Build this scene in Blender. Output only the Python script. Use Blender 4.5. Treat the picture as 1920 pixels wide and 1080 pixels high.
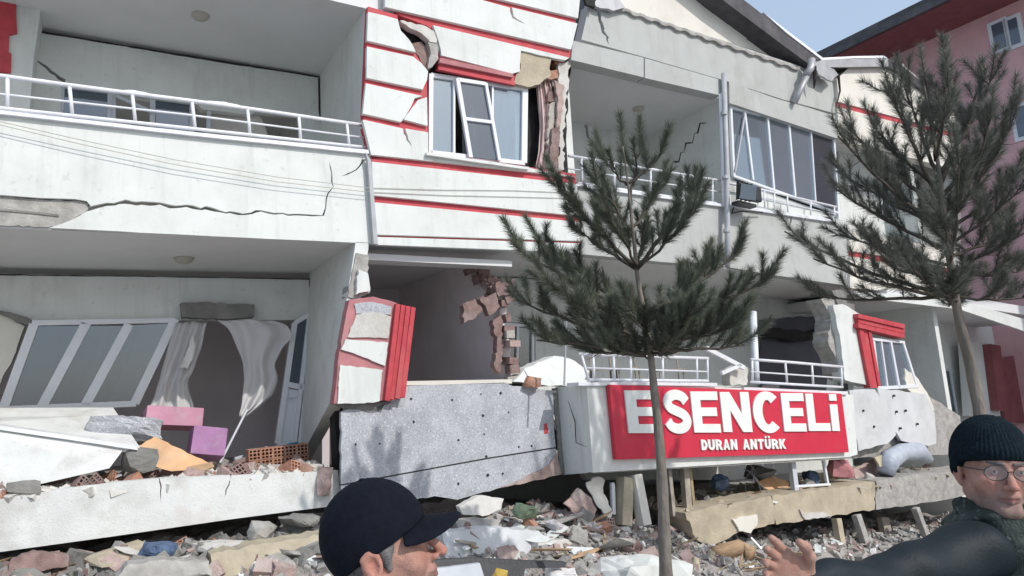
import bpy, bmesh, math, random
import numpy as np
from mathutils import Vector, Matrix
from mathutils.geometry import tessellate_polygon

random.seed(7)
for o in list(bpy.data.objects):
    bpy.data.objects.remove(o)
S = bpy.context.scene
COL = S.collection

# ------------------------------------------------------------------ camera
FOC, CW, CH = 1272.0, 1920, 1080
CAM = np.array([0.0, 0.0, 1.97])
_p, _r = math.radians(7.74), math.radians(4.44)
_fw = np.array([0, math.cos(_p), math.sin(_p)])
_r0 = np.array([1.0, 0, 0]); _u0 = np.array([0, -math.sin(_p), math.cos(_p)])
_rt = math.cos(_r) * _r0 - math.sin(_r) * _u0
_up = math.cos(_r) * _u0 + math.sin(_r) * _r0
cd = bpy.data.cameras.new('camera'); cam = bpy.data.objects.new('camera', cd); COL.objects.link(cam)
cd.sensor_width = 36; cd.lens = FOC / CW * 36; cd.clip_end = 3000; cd.clip_start = 0.05
M = Matrix.Identity(4)
for i in range(3):
    M[i][0] = _rt[i]; M[i][1] = _up[i]; M[i][2] = -_fw[i]; M[i][3] = CAM[i]
cam.matrix_world = M
S.camera = cam

# ------------------------------------------------------------------ facade frame: u along the street front, w into the house, z up
def ray(px, py): return _fw + (px - 960) / FOC * _rt - (py - 540) / FOC * _up
_g = ray(3000, 555); D = np.array([_g[0], _g[1], 0]); D /= np.linalg.norm(D)
N = np.array([-D[1], D[0], 0])
_q = ray(700, 733); P0 = _q / _q[1] * 7.6; P0[2] = 0

# ------------------------------------------------------------------ sky and sun
SUN_EL, SUN_REL = math.radians(39), math.radians(20)
_a = math.atan2(-N[1], -N[0]) + SUN_REL
SUNV = Vector((math.cos(_a) * math.cos(SUN_EL), math.sin(_a) * math.cos(SUN_EL), math.sin(SUN_EL)))
wd = bpy.data.worlds.new('World'); S.world = wd; wd.use_nodes = True
nt = wd.node_tree; bg = nt.nodes['Background']
sky = nt.nodes.new('ShaderNodeTexSky'); sky.sky_type = 'NISHITA'; sky.sun_disc = False
sky.sun_elevation = SUN_EL; sky.sun_rotation = math.pi / 2 - _a
sky.air_density = 1.0; sky.dust_density = 3.0; sky.ozone_density = 1.0; sky.altitude = 300
hz_ = nt.nodes.new('ShaderNodeMix'); hz_.data_type = 'RGBA'; hz_.inputs[0].default_value = .6; hz_.inputs[7].default_value = (3.3,4.1,5.1,1)   # even pale tint added to brighten the sky and its fill light
nt.links.new(sky.outputs[0], hz_.inputs[6]); nt.links.new(hz_.outputs[2], bg.inputs[0]); bg.inputs[1].default_value = 0.15
sd = bpy.data.lights.new('sun', 'SUN'); sd.energy = 2.3; sd.angle = math.radians(0.6); sd.color = (1, 0.97, 0.93)
so = bpy.data.objects.new('sun', sd); COL.objects.link(so)
so.rotation_euler = SUNV.to_track_quat('Z', 'Y').to_euler(); so.location = (4, -4, 12)
S.view_settings.view_transform = 'Standard'; S.view_settings.look = 'None'
S.view_settings.exposure = 0.29; S.view_settings.gamma = 1; S.view_settings.use_curve_mapping = False
S.render.resolution_x, S.render.resolution_y = 1024, 576

# ------------------------------------------------------------------ helpers
def FW(u, z, w=0.0):
    p = P0 + u * D + w * N
    return Vector((p[0], p[1], z))
def hit(px, py, w=0.0):
    q = ray(px, py); B = P0 + w * N
    t = np.dot((B - CAM)[:2], N[:2]) / np.dot(q[:2], N[:2])
    return CAM + t * q
def uz(px, py, w=0.0):
    X = hit(px, py, w)
    return (float(np.dot(X - P0, D)), float(X[2]))
def fp(px, py, w=0.0): return Vector(hit(px, py, w))
def at(px, py, Y):
    q = ray(px, py); t = Y / q[1]; return Vector(CAM + t * q)
def toU(v):
    r = np.array([v[0], v[1], 0]) - P0
    return float(r @ D), float(r @ N)
def sm(a, b, x):
    t = min(1, max(0, (x - a) / (b - a))); return t * t * (3 - 2 * t)
def ground(x, y):
    u, w = toU((x, y, 0))
    return -1.65 * sm(1, 13, u) * sm(-7, -1.5, w) - 0.25 * sm(-5.5, -2, w) * (1 - 0.6 * sm(-6, 0, -u))

class MB:
    def __init__(s): s.v = []; s.f = []
    def add(s, vs, fs):
        k = len(s.v); s.v += [tuple(x) for x in vs]; s.f += [tuple(i + k for i in f) for f in fs]; return s
    def prism(s, poly, w0, w1):
        """poly of (u,z); extruded from depth w0 to w1 in facade space"""
        n = len(poly)
        tr = tessellate_polygon([[Vector((a, b, 0)) for a, b in poly]])
        vs = [FW(a, b, w0) for a, b in poly] + [FW(a, b, w1) for a, b in poly]
        fs = [t for t in tr] + [(t[2] + n, t[1] + n, t[0] + n) for t in tr]
        fs += [(i, (i + 1) % n, (i + 1) % n + n, i + n) for i in range(n)]
        return s.add(vs, fs)
    def hexa(s, c8):
        return s.add(c8, [(0,1,2,3),(7,6,5,4),(0,4,5,1),(1,5,6,2),(2,6,7,3),(3,7,4,0)])
    def fbox(s, u0, u1, z0, z1, w0, w1):
        return s.hexa([FW(u0,z0,w0),FW(u1,z0,w0),FW(u1,z1,w0),FW(u0,z1,w0),FW(u0,z0,w1),FW(u1,z0,w1),FW(u1,z1,w1),FW(u0,z1,w1)])
    def box(s, x0, x1, y0, y1, z0, z1):
        return s.hexa([(x0,y0,z0),(x1,y0,z0),(x1,y0,z1),(x0,y0,z1),(x0,y1,z0),(x1,y1,z0),(x1,y1,z1),(x0,y1,z1)])
    def bar(s, p, q, wd, dp, ax=None):
        p, q = Vector(p), Vector(q); t = (q - p).normalized()
        a = Vector(ax) if ax is not None else Vector(N)
        a = (a - t * a.dot(t)).normalized(); b = t.cross(a)
        h = [(-1,-1),(1,-1),(1,1),(-1,1)]
        return s.hexa([p + b*i*wd/2 + a*j*dp/2 for i,j in h] + [q + b*i*wd/2 + a*j*dp/2 for i,j in h])
    def pipe(s, pts, r, k=8, cap=True):
        pts = [Vector(p) for p in pts]; m = len(pts)
        rr = r if isinstance(r, (list, tuple)) else [r] * m
        ref = Vector((0.13, 0.21, 0.97)); vs = []
        for i in range(m):
            t = (pts[min(i+1,m-1)] - pts[max(i-1,0)]).normalized()
            if abs(t.dot(ref)) > .95: ref = Vector((1,.1,0))
            a = (ref - t*ref.dot(t)).normalized(); b = t.cross(a)
            for j in range(k):
                g = 2*math.pi*j/k; vs.append(pts[i] + (a*math.cos(g) + b*math.sin(g))*rr[i])
        fs = [(i*k+j, i*k+(j+1)%k, (i+1)*k+(j+1)%k, (i+1)*k+j) for i in range(m-1) for j in range(k)]
        if cap: fs += [tuple(range(k))[::-1], tuple(range((m-1)*k, m*k))]
        return s.add(vs, fs)
    def sheet(s, grid, th):
        """grid[i][j] of points -> thin double-sided sheet with thickness th along N"""
        r, c = len(grid), len(grid[0]); o = Vector(N) * th
        vs = [Vector(p) for row in grid for p in row]; k = len(vs); vs = vs + [p + o for p in vs]
        fs = []
        for i in range(r-1):
            for j in range(c-1):
                a = i*c+j; fs.append((a, a+1, a+c+1, a+c)); fs.append((a+c+k, a+c+1+k, a+1+k, a+k))
        ed = [j for j in range(c)] + [i*c+c-1 for i in range(1,r)] + [(r-1)*c+j for j in range(c-2,-1,-1)] + [i*c for i in range(r-2,0,-1)]
        for i in range(len(ed)):
            a, b = ed[i], ed[(i+1) % len(ed)]; fs.append((a, b, b+k, a+k))
        return s.add(vs, fs)
    def build(s, name, mat, parent=None, smooth=False, bevel=0, origin=None):
        V = np.array(s.v, float)
        if origin is None:
            lo, hi = V.min(0), V.max(0); origin = Vector(((lo[0]+hi[0])/2, (lo[1]+hi[1])/2, lo[2]))
        o3 = np.array(origin)
        me = bpy.data.meshes.new(name); me.from_pydata((V - o3).tolist(), [], s.f); me.update()
        bm = bmesh.new(); bm.from_mesh(me); bmesh.ops.recalc_face_normals(bm, faces=bm.faces); bm.to_mesh(me); bm.free()
        if smooth: me.shade_smooth()
        me.materials.append(MT[mat] if isinstance(mat, str) else mat)
        ob = bpy.data.objects.new(name, me); COL.objects.link(ob)
        ob.location = Vector(origin)
        if parent is not None: attach(ob, parent)
        if bevel:
            b = ob.modifiers.new('bevel', 'BEVEL'); b.width = bevel; b.segments = 2; b.limit_method = 'ANGLE'; b.angle_limit = 0.7
        return ob
WPOS = {}
def wpos(o):
    p = Vector(o.location)
    while o.parent is not None: o = o.parent; p = p + Vector(o.location)
    return p
def attach(ob, parent):
    ob.location = Vector(ob.location) - wpos(parent); ob.parent = parent
def tag(o, label, cat, group=None, kind=None):
    if label: o['label'] = label
    if cat: o['category'] = cat
    if group: o['group'] = group
    if kind: o['kind'] = kind
    return o
def thing(name, loc, label, cat, group=None):
    o = bpy.data.objects.new(name, None); COL.objects.link(o); o.location = Vector(loc); o.empty_display_size = .1
    return tag(o, label, cat, group)
def part(name, parent):
    """an Empty part at the parent's place, to hold sub-parts"""
    o = bpy.data.objects.new(name, None); COL.objects.link(o); o.parent = parent; return o
def rough(pts, amp=2.0, step=12, closed=True, keep=()):
    """break a pixel polygon's edges into ragged short runs"""
    out = []; n = len(pts); rg = random.Random(int(pts[0][0]*7 + pts[0][1]*13 + n))
    for i in range(n if closed else n-1):
        a, b = pts[i], pts[(i+1) % n]; L = math.hypot(b[0]-a[0], b[1]-a[1]); k = max(1, int(L/step))
        out.append(a)
        if i in keep: continue
        nx, ny = -(b[1]-a[1])/max(L,1e-6), (b[0]-a[0])/max(L,1e-6)
        for j in range(1, k):
            t = (j + rg.uniform(-.3,.3))/k; e = rg.uniform(-amp, amp)
            out.append((a[0]+(b[0]-a[0])*t+nx*e, a[1]+(b[1]-a[1])*t+ny*e))
    if not closed: out.append(pts[-1])
    return out
def crack(pts, width, jag=2.0, step=14):
    """there-and-back path of a tapering slit, to be spliced into an outline"""
    pts = rough(pts, jag, step, closed=False); n = len(pts); f, b = [], []
    rg = random.Random(int(pts[0][0]))
    for i, p in enumerate(pts[:-1]):
        q = pts[i+1]; L = max(1e-6, math.hypot(q[0]-p[0], q[1]-p[1])); nx, ny = -(q[1]-p[1])/L, (q[0]-p[0])/L
        w = width*(1 - .75*i/n)*rg.uniform(.6,1.4)/2
        f.append((p[0]+nx*w, p[1]+ny*w)); b.append((p[0]-nx*w, p[1]-ny*w))
    return f + [pts[-1]] + b[::-1]
def pl(name, poly, w0, th, mat, parent=None, bevel=0, wp=None, m=None):
    """plate from a pixel outline measured on the plane wp (default w0), th thick into the house"""
    wp = w0 if wp is None else wp
    mb = m or MB(); mb.prism([uz(x, y, wp) for x, y in poly], w0, w0 + th)
    return mb if m is not None else mb.build(name, mat, parent, bevel=bevel)

# ------------------------------------------------------------------ materials
MT = {}
def mat(name, col, rgh=.8, var=.12, scale=5, bump=.15, bscale=70, spec=.3, dirt=None, dirt_amt=.35, dirt_scale=1.6, speck=None, metallic=0, stretch=(1,1,1), coord='Object', streak=0, streak_col=(.4,.39,.36)):
    m = bpy.data.materials.new(name); m.use_nodes = True; t = m.node_tree; b = t.nodes['Principled BSDF']
    tc = t.nodes.new('ShaderNodeTexCoord'); mp = t.nodes.new('ShaderNodeMapping'); mp.inputs['Scale'].default_value = stretch
    oi = t.nodes.new('ShaderNodeObjectInfo'); ad = t.nodes.new('ShaderNodeVectorMath'); ad.operation = 'ADD'
    ml = t.nodes.new('ShaderNodeMath'); ml.operation = 'MULTIPLY'; ml.inputs[1].default_value = 37.0
    t.links.new(oi.outputs['Random'], ml.inputs[0]); t.links.new(tc.outputs[coord], ad.inputs[0]); t.links.new(ml.outputs[0], ad.inputs[1])
    t.links.new(ad.outputs[0], mp.inputs[0])
    n1 = t.nodes.new('ShaderNodeTexNoise'); n1.inputs['Scale'].default_value = scale; n1.inputs['Detail'].default_value = 5
    t.links.new(mp.outputs[0], n1.inputs[0])
    rp = t.nodes.new('ShaderNodeValToRGB'); rp.color_ramp.elements[0].position = .3; rp.color_ramp.elements[1].position = .7
    rp.color_ramp.elements[0].color = [c*(1-var) for c in col] + [1]; rp.color_ramp.elements[1].color = [min(1, c*(1+var)) for c in col] + [1]
    t.links.new(n1.outputs[0], rp.inputs[0]); cur = rp.outputs[0]
    def mixin(fac, c2):
        nonlocal cur
        x = t.nodes.new('ShaderNodeMix'); x.data_type = 'RGBA'; t.links.new(fac, x.inputs[0]); t.links.new(cur, x.inputs[6]); x.inputs[7].default_value = list(c2) + [1]
        cur = x.outputs[2]
    def band(sc, lo, hi, amt, det=6):
        q = t.nodes.new('ShaderNodeTexNoise'); q.inputs['Scale'].default_value = sc; q.inputs['Detail'].default_value = det; q.inputs['Roughness'].default_value = .65
        t.links.new(mp.outputs[0], q.inputs[0]); r = t.nodes.new('ShaderNodeMapRange'); r.inputs[1].default_value = lo; r.inputs[2].default_value = hi; r.inputs[4].default_value = amt
        t.links.new(q.outputs[0], r.inputs[0]); return r.outputs[0]
    if dirt: mixin(band(dirt_scale, .5, .72, dirt_amt), dirt)
    if streak:
        m3 = t.nodes.new('ShaderNodeMapping'); m3.inputs['Scale'].default_value = (7,7,.55); t.links.new(ad.outputs[0], m3.inputs[0])
        q3 = t.nodes.new('ShaderNodeTexNoise'); q3.inputs['Scale'].default_value = 1.0; q3.inputs['Detail'].default_value = 7; q3.inputs['Roughness'].default_value = .7; t.links.new(m3.outputs[0], q3.inputs[0])
        r3 = t.nodes.new('ShaderNodeMapRange'); r3.inputs[1].default_value = .52; r3.inputs[2].default_value = .75; r3.inputs[4].default_value = streak; t.links.new(q3.outputs[0], r3.inputs[0]); mixin(r3.outputs[0], streak_col)
    if speck:
        for c2, sc, lo, amt in speck: mixin(band(sc, lo, lo+.08, amt, 2), c2)
    t.links.new(cur, b.inputs['Base Color'])
    b.inputs['Roughness'].default_value = rgh; b.inputs['Specular IOR Level'].default_value = spec; b.inputs['Metallic'].default_value = metallic
    if bump:
        n2 = t.nodes.new('ShaderNodeTexNoise'); n2.inputs['Scale'].default_value = bscale; n2.inputs['Detail'].default_value = 4
        t.links.new(mp.outputs[0], n2.inputs[0]); bu = t.nodes.new('ShaderNodeBump'); bu.inputs['Strength'].default_value = bump; bu.inputs['Distance'].default_value = .02
        t.links.new(n2.outputs[0], bu.inputs['Height']); t.links.new(bu.outputs[0], b.inputs['Normal'])
    MT[name] = m; return m
mat('stucco', (.70,.72,.69), .85, .04, 2.5, .12, 90, .2, dirt=(.44,.44,.41), dirt_amt=.34, dirt_scale=1.3, speck=[((.5,.49,.46), 9, .64, .4)], streak=.38)
mat('stucco_dirty', (.66,.67,.65), .88, .07, 4, .25, 60, .2, dirt=(.40,.38,.35), dirt_amt=.6, dirt_scale=2.6, speck=[((.45,.41,.38), 22, .64, .35), ((.55,.44,.40), 2.4, .60, .25)])
mat('stucco_grey', (.46,.47,.45), .85, .05, 2.5, .12, 90, .2, dirt=(.34,.33,.30), dirt_amt=.45, streak=.4, streak_col=(.3,.29,.27))
mat('stucco_cream', (.72,.69,.62), .85, .05, 2.5, .12, 90, .2, dirt=(.5,.46,.4), dirt_amt=.35)
mat('ceiling_paint', (.70,.70,.69), .9, .03, 2, .06, 50, .1, dirt=(.58,.58,.57), dirt_amt=.25)
mat('room_paint', (.76,.70,.72), .9, .06, 2, .06, 50, .1, dirt=(.6,.55,.56), dirt_amt=.5)
mat('interior_shade_paint', (.13,.13,.15), .95, .1, 2, 0)  # dark tone that paints in the shade of an unlit interior
mat('red_paint', (.50,.065,.08), .65, .12, 8, .1, 60, .3, dirt=(.55,.22,.2), dirt_amt=.4)
mat('red_faded', (.44,.19,.20), .8, .15, 7, .15, 60, .2, dirt=(.5,.36,.34), dirt_amt=.5)
mat('concrete', (.38,.365,.34), .92, .22, 9, .6, 26, .15, dirt=(.27,.25,.23), dirt_amt=.6, dirt_scale=3)
mat('concrete_dark', (.23,.225,.21), .9, .2, 6, .6, 26, .2, dirt=(.14,.14,.13), dirt_amt=.5)
mat('concrete_pale', (.58,.56,.52), .9, .12, 5, .4, 30, .2, dirt=(.38,.35,.31), dirt_amt=.55)
mat('concrete_tan', (.46,.40,.30), .9, .15, 5, .4, 30, .2, dirt=(.30,.26,.2), dirt_amt=.55)
mat('mortar', (.42,.39,.35), .95, .2, 12, .6, 40)
mat('eps_board', (.47,.48,.51), .85, .14, 5, .35, 130, .2, dirt=(.33,.34,.37), dirt_amt=.75, dirt_scale=2.4, speck=[((.22,.22,.24), 75, .56, .75), ((.72,.73,.74), 48, .58, .7)])
mat('eps_pale', (.62,.63,.63), .85, .08, 3, .35, 110, .2, dirt=(.42,.42,.42), dirt_amt=.6, dirt_scale=1.8, speck=[((.4,.4,.42), 60, .62, .5)])
mat('brick', (.40,.21,.145), .9, .25, 14, .5, 60, .2, dirt=(.46,.38,.33), dirt_amt=.75, dirt_scale=5)
mat('brick_dull', (.24,.16,.145), .9, .25, 14, .5, 60, .2, dirt=(.34,.29,.27), dirt_amt=.7, dirt_scale=4)
mat('brick_pink', (.42,.31,.28), .9, .2, 14, .5, 60, .2, dirt=(.52,.46,.42), dirt_amt=.7, dirt_scale=4)
mat('wood', (.42,.28,.17), .7, .25, 6, .3, 40, .3, stretch=(1,1,9))
mat('wood_orange', (.62,.36,.19), .55, .2, 5, .2, 40, .3, dirt=(.62,.5,.38), dirt_amt=.5, dirt_scale=3)
mat('wood_grey', (.36,.32,.27), .8, .25, 6, .3, 40, .2)
mat('pvc', (.74,.76,.79), .35, .04, 6, 0, spec=.5, dirt=(.5,.5,.5), dirt_amt=.3, dirt_scale=3)
mat('alu', (.50,.53,.57), .4, .06, 6, 0, spec=.5, dirt=(.4,.41,.43), dirt_amt=.4, dirt_scale=4)
mat('rail_paint', (.74,.75,.78), .4, .06, 9, 0, spec=.5, dirt=(.45,.45,.46), dirt_amt=.35, dirt_scale=7)
mat('pipe_grey', (.42,.43,.45), .5, .1, 6, 0, spec=.4, dirt=(.3,.3,.3), dirt_amt=.4)
mat('snow', (.85,.87,.9), .7, .04, 8, .3, 40, .3)
mat('roof_metal', (.075,.07,.075), .6, .2, 6, .2, 30, .3, dirt=(.2,.19,.19), dirt_amt=.4)
mat('flashing', (.42,.42,.43), .5, .15, 5, .1, 40, .4, metallic=.3)
mat('pink_wall', (.68,.41,.41), .85, .06, 2, .1, 60, .2, dirt=(.4,.24,.26), dirt_amt=.4)
mat('maroon', (.24,.085,.09), .8, .12, 4, .1, 40, .2)
mat('black_metal', (.025,.026,.03), .45, .2, 8, .1, 40, .5)
mat('lamp_beige', (.45,.42,.36), .5, .1, 8, 0)
mat('fabric_white', (.74,.72,.70), .9, .06, 9, .2, 60, .1)
mat('fabric_lilac', (.52,.50,.52), .9, .08, 6, .2, 60, .1)
mat('fabric_rose', (.62,.47,.45), .9, .14, 6, .2, 60, .1, stretch=(6,6,.6))
mat('pink_card', (.50,.25,.33), .8, .12, 5, .2, 30, .15, dirt=(.46,.36,.38), dirt_amt=.7, dirt_scale=7)
mat('purple_card', (.36,.19,.34), .8, .12, 5, .2, 30, .15, dirt=(.4,.33,.38), dirt_amt=.6, dirt_scale=7)
mat('plastic_blue', (.03,.22,.40), .3, .2, 8, .5, 14, .5)
mat('bag_grey', (.42,.46,.52), .5, .1, 8, .6, 12, .4)
mat('asphalt', (.36,.36,.36), .95, .2, 3, .5, 60, .2, dirt=(.42,.41,.40), dirt_amt=.8, dirt_scale=.8)
mat('rust', (.16,.075,.045), .85, .4, 20, .3, 60, .2)
mat('cloth_blue', (.10,.14,.22), .9, .3, 9, .3, 50, .1)
mat('cloth_green', (.13,.17,.12), .9, .3, 9, .3, 50, .1)
mat('dust', (.33,.305,.285), .95, .25, 7, .8, 22, .1, dirt=(.24,.21,.19), dirt_amt=.7, dirt_scale=3)
mat('straw', (.36,.29,.18), .9, .3, 9, .2, 40, .1)
mat('sign_red', (.58,.028,.06), .45, .05, 4, .03, 30, .4, dirt=(.5,.08,.1), dirt_amt=.35, dirt_scale=2.2)
mat('sign_white', (.80,.82,.78), .45, .03, 5, 0, spec=.4, dirt=(.66,.66,.6), dirt_amt=.3, dirt_scale=4)
mat('bark', (.20,.175,.15), .9, .3, 10, .8, 34, .1, stretch=(1,1,.35))
mat('bark_twig', (.10,.085,.07), .9, .3, 14, .4, 40, .1)
mat('needle', (.13,.142,.106), .5, .35, 3, 0, spec=.25)
mat('needle_grey', (.15,.154,.128), .5, .35, 3, 0, spec=.25)
mat('cable', (.18,.18,.19), .6, .1, 5, 0)
mat('tar_and_gap_shade', (.035,.033,.033), .8, .3, 9, .4, 40, .2)  # near-black of tar and joints, also used to paint shade into gaps
mat('yellow', (.6,.42,.1), .6, .1, 9, 0)
def glass(name, tint, refl, op):
    m = bpy.data.materials.new(name); m.use_nodes = True; t = m.node_tree; t.nodes.clear()
    out = t.nodes.new('ShaderNodeOutputMaterial'); tr = t.nodes.new('ShaderNodeBsdfTransparent'); tr.inputs[0].default_value = tint + (1,)
    gl = t.nodes.new('ShaderNodeBsdfGlossy'); gl.inputs['Roughness'].default_value = .03; gl.inputs[0].default_value = (.9,.95,1,1)
    df = t.nodes.new('ShaderNodeBsdfDiffuse'); df.inputs[0].default_value = (.34,.43,.50,1)
    fr = t.nodes.new('ShaderNodeFresnel'); fr.inputs[0].default_value = 1.5
    nz = t.nodes.new('ShaderNodeTexNoise'); nz.inputs['Scale'].default_value = 1.4; tc = t.nodes.new('ShaderNodeTexCoord'); t.links.new(tc.outputs['Object'], nz.inputs[0])
    bu = t.nodes.new('ShaderNodeBump'); bu.inputs['Strength'].default_value = .05; t.links.new(nz.outputs[0], bu.inputs['Height']); t.links.new(bu.outputs[0], gl.inputs['Normal'])
    a = t.nodes.new('ShaderNodeMath'); a.operation = 'MULTIPLY_ADD'; a.inputs[1].default_value = 1.0; a.inputs[2].default_value = refl; t.links.new(fr.outputs[0], a.inputs[0])
    m1 = t.nodes.new('ShaderNodeMixShader'); m1.inputs[0].default_value = op; t.links.new(tr.outputs[0], m1.inputs[1]); t.links.new(df.outputs[0], m1.inputs[2])
    m2 = t.nodes.new('ShaderNodeMixShader'); t.links.new(a.outputs[0], m2.inputs[0]); t.links.new(m1.outputs[0], m2.inputs[1]); t.links.new(gl.outputs[0], m2.inputs[2])
    t.links.new(m2.outputs[0], out.inputs[0]); MT[name] = m
glass('glass', (.30,.40,.50), .09, .04)
glass('glass_pale', (.50,.66,.74), .14, .36)
glass('glass_dark', (.35,.40,.45), .08, .1)
def cloth(name, col, tr):
    m = bpy.data.materials.new(name); m.use_nodes = True; t = m.node_tree; t.nodes.clear()
    out = t.nodes.new('ShaderNodeOutputMaterial'); df = t.nodes.new('ShaderNodeBsdfDiffuse'); df.inputs[0].default_value = col + (1,)
    tl = t.nodes.new('ShaderNodeBsdfTranslucent'); tl.inputs[0].default_value = col + (1,)
    tp = t.nodes.new('ShaderNodeBsdfTransparent')
    m1 = t.nodes.new('ShaderNodeMixShader'); m1.inputs[0].default_value = .4; t.links.new(df.outputs[0], m1.inputs[1]); t.links.new(tl.outputs[0], m1.inputs[2])
    m2 = t.nodes.new('ShaderNodeMixShader'); m2.inputs[0].default_value = tr; t.links.new(m1.outputs[0], m2.inputs[1]); t.links.new(tp.outputs[0], m2.inputs[2])
    t.links.new(m2.outputs[0], out.inputs[0]); MT[name] = m
cloth('veil', (.90,.89,.89), .08)
cloth('veil_thin', (.88,.87,.87), .2)
mat('glass_pane', (.10,.13,.17), .08, .1, 2, 0, spec=.9)
# ================================================================== ground and the damaged apartment house
def build_ground():
    xs = sorted(set([-900,-400,-150,-60,-30] + [i*1.0 for i in range(-20,31)] + [45,80,160,400,900]))
    ys = sorted(set([-900,-300,-100,-40,-20,-10] + [i*1.0 for i in range(-6,32)] + [45,80,160,400,1500]))
    vs = [(x, y, ground(x, y)) for y in ys for x in xs]; c = len(xs)
    fs = [(j*c+i, j*c+i+1, (j+1)*c+i+1, (j+1)*c+i) for j in range(len(ys)-1) for i in range(c-1)]
    m = MB(); m.add(vs, fs); o = m.build('ground', 'asphalt', smooth=True); o['kind'] = 'structure'
build_ground()

H = thing('apartment_building', FW(3, -0.6, 0.5), 'white apartment block with red bands, cracked walls and crushed ground floor', 'building')

def quadslab(corners, th):
    c = [Vector(x) for x in corners]; t = Vector(th); m = MB(); return m.hexa(c + [x + t for x in c])
def railing(name, top, mid, bot, posts, w, parent, r=.018, snow=()):
    P = part(name, parent)
    MB().pipe([fp(x, y, w) for x, y in top], r*1.25, 8).build('top_rail', 'rail_paint', P, smooth=True)
    if mid: MB().pipe([fp(x, y, w) for x, y in mid], r*.7, 6).build('middle_rail', 'rail_paint', P, smooth=True)
    if bot: MB().pipe([fp(x, y, w) for x, y in bot], r*1.1, 6).build('bottom_rail', 'rail_paint', P, smooth=True)
    for a, b in posts: MB().pipe([fp(*a, w), fp(*b, w)], r, 8).build('post', 'rail_paint', P, smooth=True)
    for x0, y0, x1, y1, h in snow:
        rg = random.Random(int(x0)); k = 9; pts = []; rr = []
        for i in range(k):
            t = i/(k-1); pts.append(fp(x0+(x1-x0)*t, y0+(y1-y0)*t - h*.35, w)); rr.append(max(.006, h*.0035*math.sin(math.pi*min(1,max(0,t)))**.6*rg.uniform(.8,1.2)))
        MB().pipe(pts, rr, 8).build('snow_cap', 'snow', P, smooth=True)
    return P
def strip(name, pts, h, w0, th, mat_, parent, jag=.8):
    """a long thin plate along a pixel line: pts top edge, h pixels tall"""
    t = rough(pts, jag, 30, closed=False); return pl(name, t + [(x, y+h) for x, y in t[::-1]], w0, th, mat_, parent)
def frame_bars(P, bars, w, dp, mat_, wd):
    for i, (a, b) in enumerate(bars):
        ww = wd[i] if isinstance(wd, list) else wd
        MB().bar(fp(*a, w), fp(*b, w), ww, dp + .002*(i % 3)).build('frame_bar', mat_, P, bevel=.004)
def lamp(px, py, w, rad, parent, z=None):
    c = fp(px, py, w)
    if z is not None: c.z = z
    m = MB(); prof = [(0,0),(1.0,0),(1.0,-.10),(.92,-.22),(.75,-.45),(.45,-.62),(0,-.68)]; k = 20; vs = []
    for r_, h_ in prof:
        for j in range(k): g = 2*math.pi*j/k; vs.append((c.x + rad*max(r_,.001)*math.cos(g), c.y + rad*max(r_,.001)*math.sin(g), c.z + rad*h_))
    m.add(vs, [(i*k+j, i*k+(j+1)%k, (i+1)*k+(j+1)%k, (i+1)*k+j) for i in range(len(prof)-1) for j in range(k)])
    return m.build('ceiling_lamp', 'lamp_beige', parent, smooth=True)

# ---- bearing structure: slabs, back wall, partitions
def slab(name, top, bot, w0, w1, mat_): return MB().prism(top + bot[::-1], w0, w1).build(name, mat_, H)
Z1 = [(-5.5,3.66),(3.2,3.66),(9.6,3.27),(12.6,3.1)]; Z2 = [(-5.5,6.60),(3.2,6.60),(9.6,6.32),(12.6,6.2)]
up = lambda L, h: [(a, b+h) for a, b in L]
slab('floor_slab', up(Z1,.2), Z1, .06, 7.5, 'ceiling_paint')
slab('roof_slab', up(Z2,.2), Z2, .06, 7.5, 'ceiling_paint')
MB().prism([(-5.5,-1.6),(12.6,-1.6),(12.6,7.0),(9.3,7.0),(-5.5,8.0)], 7.5, 7.7).build('back_wall', 'stucco', H)
MB().fbox(-5.7,-5.52,-.3,8.8,-.0,7.5).build('side_wall', 'stucco', H)
MB().prism([(12.45,-1.6),(12.6,-1.6),(12.6,6.9),(12.45,6.9)], .15, 7.5).build('side_wall', 'stucco', H)
def cross_wall(ft, fb, bt, bb, th, mat_='stucco', name='cross_wall'):
    """wall running into the house; front top/bottom and back top/bottom as (u,z,w)"""
    c = [FW(*fb), FW(*bb), FW(*bt), FW(*ft)]; d = Vector(D)*th; return MB().hexa(c + [x + d for x in c]).build(name, mat_, H)
cross_wall((.16,6.6,.02),(.10,3.86,.02),(.16,6.6,7.4),(.12,3.86,7.4),.14)
cross_wall((3.28,6.58,.3),(3.2,3.86,.3),(3.28,6.58,7.4),(3.2,3.86,7.4),.12)
cross_wall((6.5,6.46,.1),(6.42,3.66,.1),(6.72,6.46,7.4),(6.6,3.66,7.4),.14)
cross_wall((9.5,6.3,.1),(9.3,3.45,.1),(9.6,6.3,7.4),(9.4,3.45,7.4),.14)

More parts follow.
